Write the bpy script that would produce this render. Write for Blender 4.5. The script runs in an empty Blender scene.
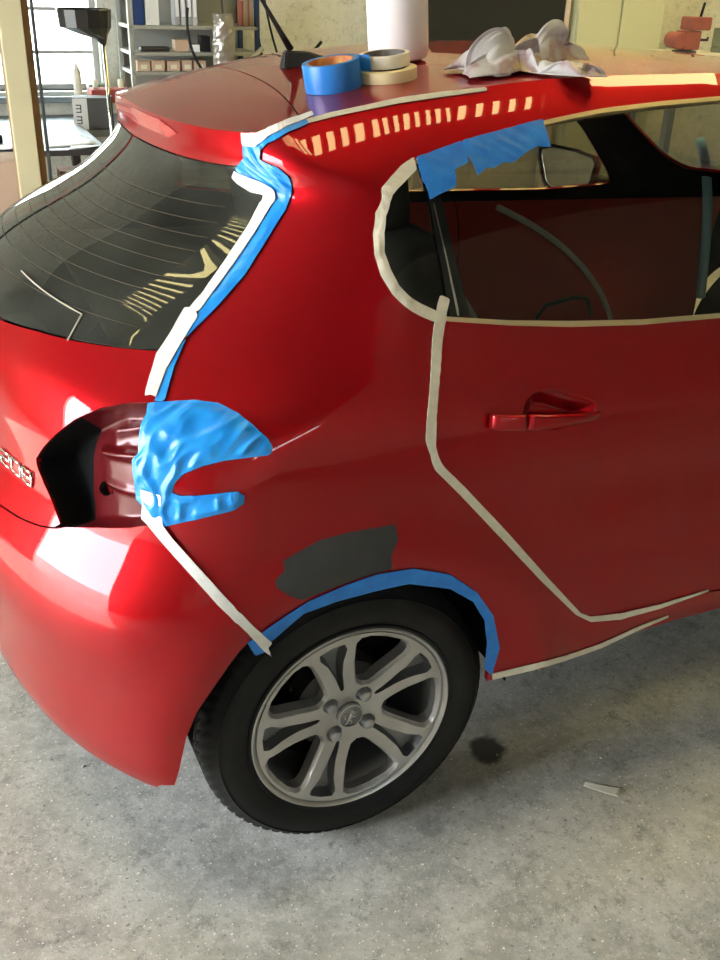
import bpy, bmesh, math, random
import numpy as np
from mathutils import Vector, Matrix, Euler, noise
random.seed(7); np.random.seed(7)
sc = bpy.context.scene
COL = sc.collection
R = math.radians

# ------------------------------------------------------------------ camera
TILT = R(2.0)                       # the car sits nose-down, its tail raised for the repair
CAR_M = Matrix.Rotation(TILT, 4, 'Y')
cam_pos = CAR_M @ Vector((-.668, -2.1901, 1.6172))
_yaw, _pit, _rol = .4371, .4646, .0708
_f = Vector((math.sin(_yaw)*math.cos(_pit), math.cos(_yaw)*math.cos(_pit), -math.sin(_pit)))
_r = Vector((math.cos(_yaw), -math.sin(_yaw), 0)); _u = _r.cross(_f)
_r2 = _r*math.cos(_rol)+_u*math.sin(_rol); _u2 = -_r*math.sin(_rol)+_u*math.cos(_rol)
_m = CAR_M.to_3x3() @ Matrix((_r2, _u2, -_f)).transposed()
cd = bpy.data.cameras.new('camera'); cam = bpy.data.objects.new('camera', cd); COL.objects.link(cam)
cam.matrix_world = Matrix.Translation(cam_pos) @ _m.to_4x4()
cd.sensor_fit = 'HORIZONTAL'; cd.sensor_width = 36; cd.lens = 973.8/720*36; cd.clip_start = .02
sc.camera = cam

# ------------------------------------------------------------------ daylight and exposure
wd = bpy.data.worlds.new('sky'); sc.world = wd; wd.use_nodes = True
_bg = wd.node_tree.nodes['Background']
_bg.inputs[0].default_value = (.86, .94, 1.0, 1); _bg.inputs[1].default_value = 32.0
DOORA, DOORB = (-1.75, 1.3)
FWX0, FWX1, FWZ0, FWZ1 = (-1.5, 1.5, 2.6, 2.9)
ROOFLIGHTS = ((-1.4, 1.9, -.95, -.66, .10, 'x'), (2.2, 3.4, -.48, .05, 3.0, 'x'), (-3.1, -1.3, .5, 1.6, .10, 'x'), (2.4, 6.4, 2.0, 3.5, .5, 'x'))  # the last roof light is added to brighten the right background
def portal(loc, rot, sx, sy):
    ld = bpy.data.lights.new('daylight_portal', 'AREA'); ld.shape = 'RECTANGLE'; ld.size = sx; ld.size_y = sy
    ld.cycles.is_portal = True
    o = bpy.data.objects.new('daylight_portal', ld); COL.objects.link(o); o.location = loc; o.rotation_euler = rot
portal((-5.1, (DOORA+DOORB)/2, 1.5), (0, R(-90), 0), 3.0, DOORB-DOORA)     # roller door behind the car
portal((-.01, 5.05, 1.33), (R(-90), 0, 0), 1.2, .9)   # workshop window
for _k in ROOFLIGHTS: portal(((_k[0]+_k[1])/2, (_k[2]+_k[3])/2, 4.4), (0, 0, 0), _k[1]-_k[0], _k[3]-_k[2])
portal(((FWX0+FWX1)/2, -6.1, (FWZ0+FWZ1)/2), (R(90), 0, 0), FWX1-FWX0, FWZ1-FWZ0)
sd = bpy.data.lights.new('sun', 'SUN'); sd.energy = 26.0; sd.angle = R(.6); sd.color = (1, .93, .82)
so = bpy.data.objects.new('sun', sd); COL.objects.link(so); so.rotation_euler = (0, R(-46), R(8))
sc.view_settings.view_transform = 'Standard'; sc.view_settings.look = 'None'
sc.view_settings.exposure = -.28; sc.view_settings.gamma = 1; sc.view_settings.use_curve_mapping = False

# ------------------------------------------------------------------ materials
MAT = {}
def mat(name, col=(.5,.5,.5), rough=.5, metal=0, coat=0, coat_r=.03, var=None, vscale=8, bump=0, bscale=60, spec=.5, trans=None, detail=4, rvar=0):
    if name in MAT: return MAT[name]
    m = bpy.data.materials.new(name); m.use_nodes = True; nt = m.node_tree; N = nt.nodes; L = nt.links
    b = N['Principled BSDF']; b.inputs['Base Color'].default_value = (*col, 1); b.inputs['Roughness'].default_value = rough
    b.inputs['Metallic'].default_value = metal; b.inputs['Coat Weight'].default_value = coat; b.inputs['Coat Roughness'].default_value = coat_r
    b.inputs['Specular IOR Level'].default_value = spec
    tc = N.new('ShaderNodeTexCoord')
    if var:
        nz = N.new('ShaderNodeTexNoise'); nz.inputs['Scale'].default_value = vscale; nz.inputs['Detail'].default_value = detail
        L.new(tc.outputs['Object'], nz.inputs['Vector'])
        rp = N.new('ShaderNodeValToRGB'); rp.color_ramp.elements[0].position = .3; rp.color_ramp.elements[1].position = .7
        rp.color_ramp.elements[0].color = (*col, 1); rp.color_ramp.elements[1].color = (*var, 1)
        L.new(nz.outputs['Fac'], rp.inputs[0]); L.new(rp.outputs[0], b.inputs['Base Color'])
    if bump:
        n2 = N.new('ShaderNodeTexNoise'); n2.inputs['Scale'].default_value = bscale; n2.inputs['Detail'].default_value = 5
        L.new(tc.outputs['Object'], n2.inputs['Vector'])
        bp = N.new('ShaderNodeBump'); bp.inputs['Strength'].default_value = bump; bp.inputs['Distance'].default_value = .004
        L.new(n2.outputs['Fac'], bp.inputs['Height']); L.new(bp.outputs[0], b.inputs['Normal'])
        if rvar:
            mr = N.new('ShaderNodeMapRange'); mr.inputs[3].default_value = rough-rvar; mr.inputs[4].default_value = rough+rvar
            L.new(n2.outputs['Fac'], mr.inputs[0]); L.new(mr.outputs[0], b.inputs['Roughness'])
    MAT[name] = m
    return m
def glass_mat(name, tint, dust=0.0, dustcol=(.5,.5,.45)):
    m = bpy.data.materials.new(name); m.use_nodes = True; nt = m.node_tree; N = nt.nodes; L = nt.links
    N.remove(N['Principled BSDF']); out = N['Material Output']
    t = N.new('ShaderNodeBsdfTransparent'); t.inputs[0].default_value = (*tint, 1)
    g = N.new('ShaderNodeBsdfGlossy'); g.inputs['Roughness'].default_value = .01
    fr = N.new('ShaderNodeFresnel'); ge = N.new('ShaderNodeNewGeometry'); io = N.new('ShaderNodeMapRange'); io.inputs[3].default_value = 1.52; io.inputs[4].default_value = 1/1.52
    L.new(ge.outputs['Backfacing'], io.inputs[0]); L.new(io.outputs[0], fr.inputs[0])      # same reflectance from both sides of the pane
    mx = N.new('ShaderNodeMixShader'); L.new(fr.outputs[0], mx.inputs[0]); L.new(t.outputs[0], mx.inputs[1]); L.new(g.outputs[0], mx.inputs[2])
    last = mx
    if dust:
        d = N.new('ShaderNodeBsdfDiffuse'); d.inputs[0].default_value = (*dustcol, 1)
        tc = N.new('ShaderNodeTexCoord'); nz = N.new('ShaderNodeTexNoise'); nz.inputs['Scale'].default_value = 5; nz.inputs['Detail'].default_value = 8
        mr = N.new('ShaderNodeMapRange'); mr.inputs[1].default_value = .35; mr.inputs[2].default_value = .75; mr.inputs[3].default_value = dust*.4; mr.inputs[4].default_value = dust*1.6
        L.new(tc.outputs['Object'], nz.inputs['Vector']); L.new(nz.outputs['Fac'], mr.inputs[0])
        m2 = N.new('ShaderNodeMixShader'); L.new(mr.outputs[0], m2.inputs[0]); L.new(mx.outputs[0], m2.inputs[1]); L.new(d.outputs[0], m2.inputs[2]); last = m2
    L.new(last.outputs[0], out.inputs[0]); MAT[name] = m
    return m
PAINT = mat('red_paint', (.37,.003,.007), .42, .7, 1, .015, spec=.3); PAINT.node_tree.nodes['Principled BSDF'].inputs['Specular Tint'].default_value = (1, .05, .06, 1); PAINT.node_tree.nodes['Principled BSDF'].inputs['Coat IOR'].default_value = 1.42
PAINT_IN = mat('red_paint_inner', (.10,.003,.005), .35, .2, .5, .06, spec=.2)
BLACK = mat('black_trim', (.012,.012,.012), .5, spec=.3)
DULL = mat('dull_black', (.006,.006,.006), .9, spec=.05)
GLOSSB = mat('gloss_black', (.01,.01,.01), .08)
RUBBER = mat('tyre_rubber', (.009,.009,.009), .6, spec=.25, var=(.016,.015,.014), vscale=14, bump=.15, bscale=180)
ALLOY = mat('alloy_silver', (.56,.55,.53), .34, .6, .4, .1, var=(.44,.42,.40), vscale=9)
ALLOYD = mat('alloy_dark', (.25,.25,.25), .4, .8)
STEEL = mat('dark_steel', (.06,.055,.05), .5, .7)
CHROME = mat('chrome', (.75,.72,.66), .08, 1)
GREYSEAL = mat('grey_seal', (.62,.58,.50), .5)
MASK_W = mat('masking_tape', (.80,.72,.58), .6, var=(.72,.62,.47), vscale=60, bump=.25, bscale=220)
MASK_L = mat('pale_masking_tape', (.82,.79,.74), .55, var=(.72,.68,.62), vscale=50, bump=.25, bscale=220)
BLUE = mat('blue_tape', (.012,.17,.62), .5, var=(.02,.24,.72), vscale=35, bump=.2, bscale=200)
BLUE_C = mat('blue_sunlit', (.008,.22,.68), .3, var=(.02,.32,.78), vscale=25, bump=.15, bscale=90)  # brighter copy of the tape blue, sunlight put into the colour
PRIMER = mat('grey_primer', (.036,.038,.038), .75, var=(.055,.052,.05), vscale=22, bump=.1)
SEATM = mat('dark_cloth', (.035,.033,.03), .9)
GL_SIDE = glass_mat('side_glass', (.52,.50,.43))
GL_REAR = glass_mat('rear_glass', (.35,.37,.32), .07, (.42,.43,.36))
GL_CLEAR = glass_mat('clear_glass', (.93,.96,.95))

# ------------------------------------------------------------------ object helpers
def link(name, me, m=None, parent=None, smooth=True):
    o = bpy.data.objects.new(name, me); COL.objects.link(o)
    if m is not None and len(me.materials) == 0: me.materials.append(m)
    if smooth: me.polygons.foreach_set('use_smooth', [True]*len(me.polygons))
    if parent: o.parent = parent
    return o
def tag(o, label=None, cat=None, group=None, kind=None):
    if label: o['label'] = label
    if cat: o['category'] = cat
    if group: o['group'] = group
    if kind: o['kind'] = kind
    return o
def empty(name, loc=(0,0,0), rot=(0,0,0), label=None, cat=None, group=None, parent=None):
    o = bpy.data.objects.new(name, None); COL.objects.link(o); o.location = loc; o.rotation_euler = rot; o.empty_display_size = .1
    if parent: o.parent = parent
    return tag(o, label, cat, group)
def bm_obj(name, bm, m, parent=None, smooth=False, loc=None, rot=None):
    me = bpy.data.meshes.new(name); bmesh.ops.recalc_face_normals(bm, faces=bm.faces); bm.to_mesh(me); bm.free()
    o = link(name, me, m, parent, smooth)
    if loc is not None: o.location = loc
    if rot is not None: o.rotation_euler = rot
    return o
def add_box(bm, lo, hi, bev=0, rot=None, seg=2):
    c = [(a+b)/2 for a, b in zip(lo, hi)]; s = [abs(b-a) for a, b in zip(lo, hi)]
    M = Matrix.Translation(c) @ (rot.to_matrix().to_4x4() if rot else Matrix()) @ Matrix.Diagonal((*s, 1))
    g = bmesh.ops.create_cube(bm, size=1, matrix=M)
    if bev:
        es = list({e for v in g['verts'] for e in v.link_edges})
        bmesh.ops.bevel(bm, geom=es, offset=bev, segments=seg, affect='EDGES', profile=.6)
def rbox(name, lo, hi, m, parent=None, bev=.004, loc=None, rot=None, seg=2, smooth=False):
    bm = bmesh.new(); add_box(bm, lo, hi, bev, seg=seg)
    return bm_obj(name, bm, m, parent, smooth, loc, rot)
def lathe(bm, prof, n=48, axis='Z', M=None, close=False):
    rings = []
    for r, h in prof:
        ring = []
        for i in range(n):
            a = 2*math.pi*i/n; c, s = math.cos(a)*r, math.sin(a)*r
            p = Vector((c, s, h)) if axis == 'Z' else Vector((c, h, s))
            if M: p = M @ p
            ring.append(bm.verts.new(p))
        rings.append(ring)
    for a, b in list(zip(rings, rings[1:])) + ([(rings[-1], rings[0])] if close else []):
        for i in range(n): bm.faces.new((a[i], a[(i+1) % n], b[(i+1) % n], b[i]))
    return rings
def lathe_obj(name, prof, m, parent=None, n=48, axis='Z', loc=None, rot=None, close=False, cap=True):
    bm = bmesh.new(); rg = lathe(bm, prof, n, axis, None, close)
    if cap and not close:
        for r in (rg[0], rg[-1]):
            try: bm.faces.new(r)
            except Exception: pass
    bmesh.ops.remove_doubles(bm, verts=bm.verts, dist=1e-6)
    o = bm_obj(name, bm, m, parent, True, loc, rot)
    return sharp(o)
def sharp(o, a=38):
    me = o.data
    bm = bmesh.new(); bm.from_mesh(me)
    for e in bm.edges:
        if len(e.link_faces) == 2 and e.calc_face_angle(0) > R(a): e.smooth = False
    bm.to_mesh(me); bm.free()
    return o
def tube(bm, pts, r, n=8, taper=None):
    pts = [Vector(p) for p in pts]; prev = None; rings = []
    for i, p in enumerate(pts):
        d = (pts[min(i+1, len(pts)-1)]-pts[max(i-1, 0)]).normalized()
        a = d.orthogonal().normalized() if prev is None else (prev-d*prev.dot(d)).normalized()
        prev = a; b = d.cross(a); rr = r if taper is None else r*taper[i]
        rings.append([bm.verts.new(p+(a*math.cos(t)+b*math.sin(t))*rr) for t in [2*math.pi*k/n for k in range(n)]])
    for x, y in zip(rings, rings[1:]):
        for k in range(n): bm.faces.new((x[k], x[(k+1) % n], y[(k+1) % n], y[k]))
    bm.faces.new(rings[0][::-1]); bm.faces.new(rings[-1])
def tube_obj(name, pts, r, m, parent=None, n=8, taper=None):
    bm = bmesh.new(); tube(bm, pts, r, n, taper)
    return bm_obj(name, bm, m, parent, True)
def prism(name, poly, y0, y1, m, parent=None, axis='Y', bev=0):
    """poly in the plane across the axis, extruded from y0 to y1"""
    bm = bmesh.new()
    f = (lambda a, b, h: (a, h, b)) if axis == 'Y' else ((lambda a, b, h: (h, a, b)) if axis == 'X' else (lambda a, b, h: (a, b, h)))
    A = [bm.verts.new(f(a, b, y0)) for a, b in poly]; B = [bm.verts.new(f(a, b, y1)) for a, b in poly]
    bm.faces.new(A); bm.faces.new(B[::-1]); n = len(A)
    for i in range(n): bm.faces.new((A[i], B[i], B[(i+1) % n], A[(i+1) % n]))
    if bev: bmesh.ops.bevel(bm, geom=list(bm.edges), offset=bev, segments=2, affect='EDGES')
    return bm_obj(name, bm, m, parent)

# ------------------------------------------------------------------ parametric panels
def grid(Ss, vs):
    P = np.stack(np.meshgrid(Ss, vs, indexing='ij'), -1).reshape(-1, 2); n, m = len(Ss), len(vs)
    F = []
    for i in range(n-1):
        for j in range(m-1):
            a = i*m+j; F.append((a, a+m, a+m+1, a+1))
    return P, F
def sdf(P, poly):
    Q = np.asarray(poly, float); A = Q; B = np.roll(Q, -1, 0)
    best = np.full(len(P), 1e9); ins = np.zeros(len(P), bool)
    for a, b in zip(A, B):
        d = b-a; t = np.clip(((P-a)@d)/max(d@d, 1e-12), 0, 1); q = P-(a+t[:, None]*d)
        best = np.minimum(best, (q*q).sum(1))
        c = ((a[1] > P[:, 1]) != (b[1] > P[:, 1]))
        if abs(b[1]-a[1]) > 1e-12: ins ^= c & (P[:, 0] < (b[0]-a[0])*(P[:, 1]-a[1])/(b[1]-a[1])+a[0])
    s = np.sqrt(best)
    return np.where(ins, -s, s)
def clip(PF, phi):
    """keep phi<=0"""
    P, F = PF
    if len(F) == 0: return PF
    ins = phi <= 0; V = [tuple(p) for p in P]; cache = {}; out = []
    def cut(a, b):
        k = (a, b) if a < b else (b, a)
        if k not in cache:
            t = phi[k[0]]/(phi[k[0]]-phi[k[1]]); p = P[k[0]]+(P[k[1]]-P[k[0]])*t
            cache[k] = len(V); V.append(tuple(p))
        return cache[k]
    for f in F:
        c = sum(1 for i in f if ins[i])
        if c == len(f): out.append(f)
        elif c:
            g = []
            for i, a in enumerate(f):
                b = f[(i+1) % len(f)]
                if ins[a]: g.append(a)
                if ins[a] != ins[b]: g.append(cut(a, b))
            if len(g) > 2: out.append(tuple(g))
    used = sorted({i for f in out for i in f}); mp = {u: k for k, u in enumerate(used)}
    V = np.array(V)[used] if used else np.zeros((0, 2))
    return V, [tuple(mp[i] for i in f) for f in out]
GAP = .0016
def inside(PF, poly, g=0): return clip(PF, sdf(PF[0], poly)+g)
def outside(PF, poly, g=0): return clip(PF, -sdf(PF[0], poly)+g)
def nrm(S, v):
    e = 1.5e-3; a = bodys(S+e, v)-bodys(S-e, v); b = bodys(S, v+e)-bodys(S, v-e)
    n = np.cross(a, b); n /= np.linalg.norm(n, axis=-1, keepdims=True)+1e-12
    return n
def panel(name, PF, m, parent, off=0.0, edge=.010, extra=None, mirror=False, both=False, flat=None, smooth=True):
    P, F = PF
    if len(F) == 0: print('EMPTY', name); return None
    if flat: X, Nn = flat(P)
    else: X = bodys(P[:, 0], P[:, 1]); Nn = nrm(P[:, 0], P[:, 1])
    X = X+Nn*(off if extra is None else (off+extra(P))[:, None])
    if edge:
        cnt = {}
        for f in F:
            for i, a in enumerate(f):
                b = f[(i+1) % len(f)]; k = (a, b) if a < b else (b, a); cnt[k] = cnt.get(k, 0)+1 if k in cnt else 1
                cnt[('d',)+k] = (a, b)
        bd = [cnt[('d',)+k] for k, c in list(cnt.items()) if k[0] != 'd' and c == 1 and not (flat is None and abs(P[k[0], 0]) < 1e-6 and abs(P[k[1], 0]) < 1e-6)]
        vs = sorted({i for e in bd for i in e}); mp = {v: len(X)+k for k, v in enumerate(vs)}
        # a doubled boundary ring keeps the shading of the face clean
        dup_ = {v: len(X)+len(vs)+k for k, v in enumerate(vs)}
        X = np.vstack([X, X[vs]-Nn[vs]*edge, X[vs]]); F = list(F)+[(dup_[b], dup_[a], mp[a], mp[b]) for a, b in bd]
    if both:
        n = len(X); X2 = X.copy(); X2[:, 1] *= -1
        # asymmetry of the body is carried by bodys itself
        if not flat:
            P2 = np.vstack([P]); 
        F = list(F)+[tuple(i+n for i in f[::-1]) for f in F]; X = np.vstack([X, X2])
        X = lean(X)
    if mirror:
        X = X.copy(); X[:, 1] *= -1; F = [f[::-1] for f in F]
        X = lean(X)
    me = bpy.data.meshes.new(name); me.from_pydata(X.tolist(), [], F)
    if both:
        bm = bmesh.new(); bm.from_mesh(me); bmesh.ops.remove_doubles(bm, verts=[v for v in bm.verts if abs(v.co.y) < 2e-4], dist=4e-4); bm.to_mesh(me); bm.free()
    return link(name, me, m, parent, smooth)
def on_car(o, label, cat, group=None):
    """a loose thing lying on the car: own origin at its centre, turned with the car"""
    me = o.data; n = len(me.vertices); a = np.empty(n*3); me.vertices.foreach_get('co', a); a = a.reshape(-1, 3); c = a.mean(0)
    me.vertices.foreach_set('co', (a-c).ravel()); o.location = CAR_M @ Vector(c); o.rotation_euler = (0, TILT, 0)
    return tag(o, label, cat, group)
def local(poly, step=.004, pad=.012):
    q = np.array(poly); lo, hi = q.min(0)-pad, q.max(0)+pad
    return grid(np.arange(lo[0], hi[0]+step, step), np.arange(lo[1], hi[1]+step, step))
def nz3(P, sc_, seed=0, amp=1):
    return np.array([noise.noise(Vector((p[0]*sc_+seed, p[1]*sc_*1.0, seed*1.7))) for p in P])*amp
def crease(P, sc_, seed=0, amp=1):
    """sharp paper-like creases"""
    return np.array([1-abs(noise.noise(Vector((p[0]*sc_+seed, p[1]*sc_, seed*.7))))*2.2 for p in P])*amp

# ------------------------------------------------------------------ body surface
_T=np.array([ # v, xr, a, w, xf, af
(.20,-.60,.36,.83,3.15,.45),(.26,-.655,.40,.865,3.2,.45),(.30,-.665,.405,.868,3.22,.45),(.45,-.68,.41,.872,3.25,.5),(.56,-.70,.42,.875,3.25,.55),(.62,-.70,.42,.876,3.25,.55),
(.68,-.685,.42,.876,3.22,.6),(.74,-.65,.405,.876,3.2,.6),(.78,-.632,.40,.876,3.2,.62),(.90,-.625,.41,.872,3.12,.7),(.98,-.615,.48,.858,2.95,.8),(1.05,-.585,.60,.828,2.6,.7),
(1.12,-.505,.56,.800,2.25,.55),(1.20,-.412,.48,.768,2.0,.5),(1.27,-.332,.40,.735,1.82,.45),(1.33,-.265,.31,.70,1.66,.42),(1.36,-.232,.18,.672,1.58,.4),(1.40,-.238,.15,.63,1.45,.38),(1.42,-.238,.14,.60,1.38,.36),(1.5,-.238,.14,.5,1.3,.36)])
_vt=np.linspace(.14,1.5,681)
def _sm(col,sig=.014):
    y=np.interp(_vt,_T[:,0],_T[:,col]); k=np.arange(-30,31)*.002; g=np.exp(-.5*(k/sig)**2); g/=g.sum()
    return np.convolve(np.pad(y,30,mode='edge'),g,mode='valid')
_tab=[_sm(1),_sm(2,.02),_sm(3,.024),_sm(4),_sm(5)]
_Lx=np.array([-.8,-.3,-.2,-.065,.12,.29,.445,.81,1.3,1.8,2.4,3.4]);_Lz=np.array([-.2,-.085,-.056,-.016,.029,.052,.070,.088,.078,.03,.0,-.05])
def sst(t): t=np.clip(t,0,1); return t*t*(3-2*t)
def par(v): return [np.interp(v,_vt,t) for t in _tab]
def lift(x):
    r=0
    for d in(-.06,-.03,0,.03,.06): r=r+np.interp(x+d,_Lx,_Lz)/5
    return r
def crown(y): return .014*(1-np.clip(np.abs(y)/.60,0,1.3)**2)
def body(S,v):
    """S<=1 rear quarter turn, then metres forward along the side, then front quarter turn"""
    S=np.asarray(S,float); v=np.asarray(v,float)
    xr,a,w,xf,af=par(v)
    th=np.clip(S,0,1)*np.pi/2; xj=xr+a; xe=xf-af
    ln=xe-xj
    ph=np.clip(S-1-ln,0,1)*np.pi/2
    x=np.where(S<1,xr+a*(1-np.cos(th)),np.where(S<1+ln,xj+(S-1),xe+af*np.sin(ph)))
    sy=np.where(S<1,np.sin(th),np.cos(ph))
    # side taper, flare over the wheel arch, waist
    d=np.hypot(x-0.,v-.33); 
    fl=.010*np.exp(-((d-.40)/.05)**2)*(v<1)
    wst=-.007*np.exp(-((v-.80)/.07)**2)*sst((x-.1)/.4)
    sil=-.03*sst((.50-v)/.15)*sst((x-.32)/.5)
    cr=.004*np.exp(-((v-.955)/.03)**2)*sst((x+.1)/.5)
    cb=-.03*sst((v-.60)/.18)*(1-.6*sst((v-.80)/.15))*(1-sst((S-.62)/.55))*np.clip(S,0,1)
    W=w+cb+fl+wst+sil+cr
    y=-W*sy
    z=v+lift(x)*sst((v-1.1)/.32)+crown(y)*sst((v-1.25)/.17)
    return np.stack([x,y,z],-1)
def lean(X):
    """the far side of the cabin sits a little lower and narrower"""
    t=sst((X[...,1]-.12)/.48)*sst((X[...,2]-1.0)/.28)
    X[...,2]-=.035*t; X[...,1]-=.075*t
    return X
def bodys(S,v):
    S=np.asarray(S,float); v=np.asarray(v,float)
    q=body(np.abs(S),v); q[...,1]=np.where(S<0,-q[...,1],q[...,1])
    return lean(q)
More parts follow.
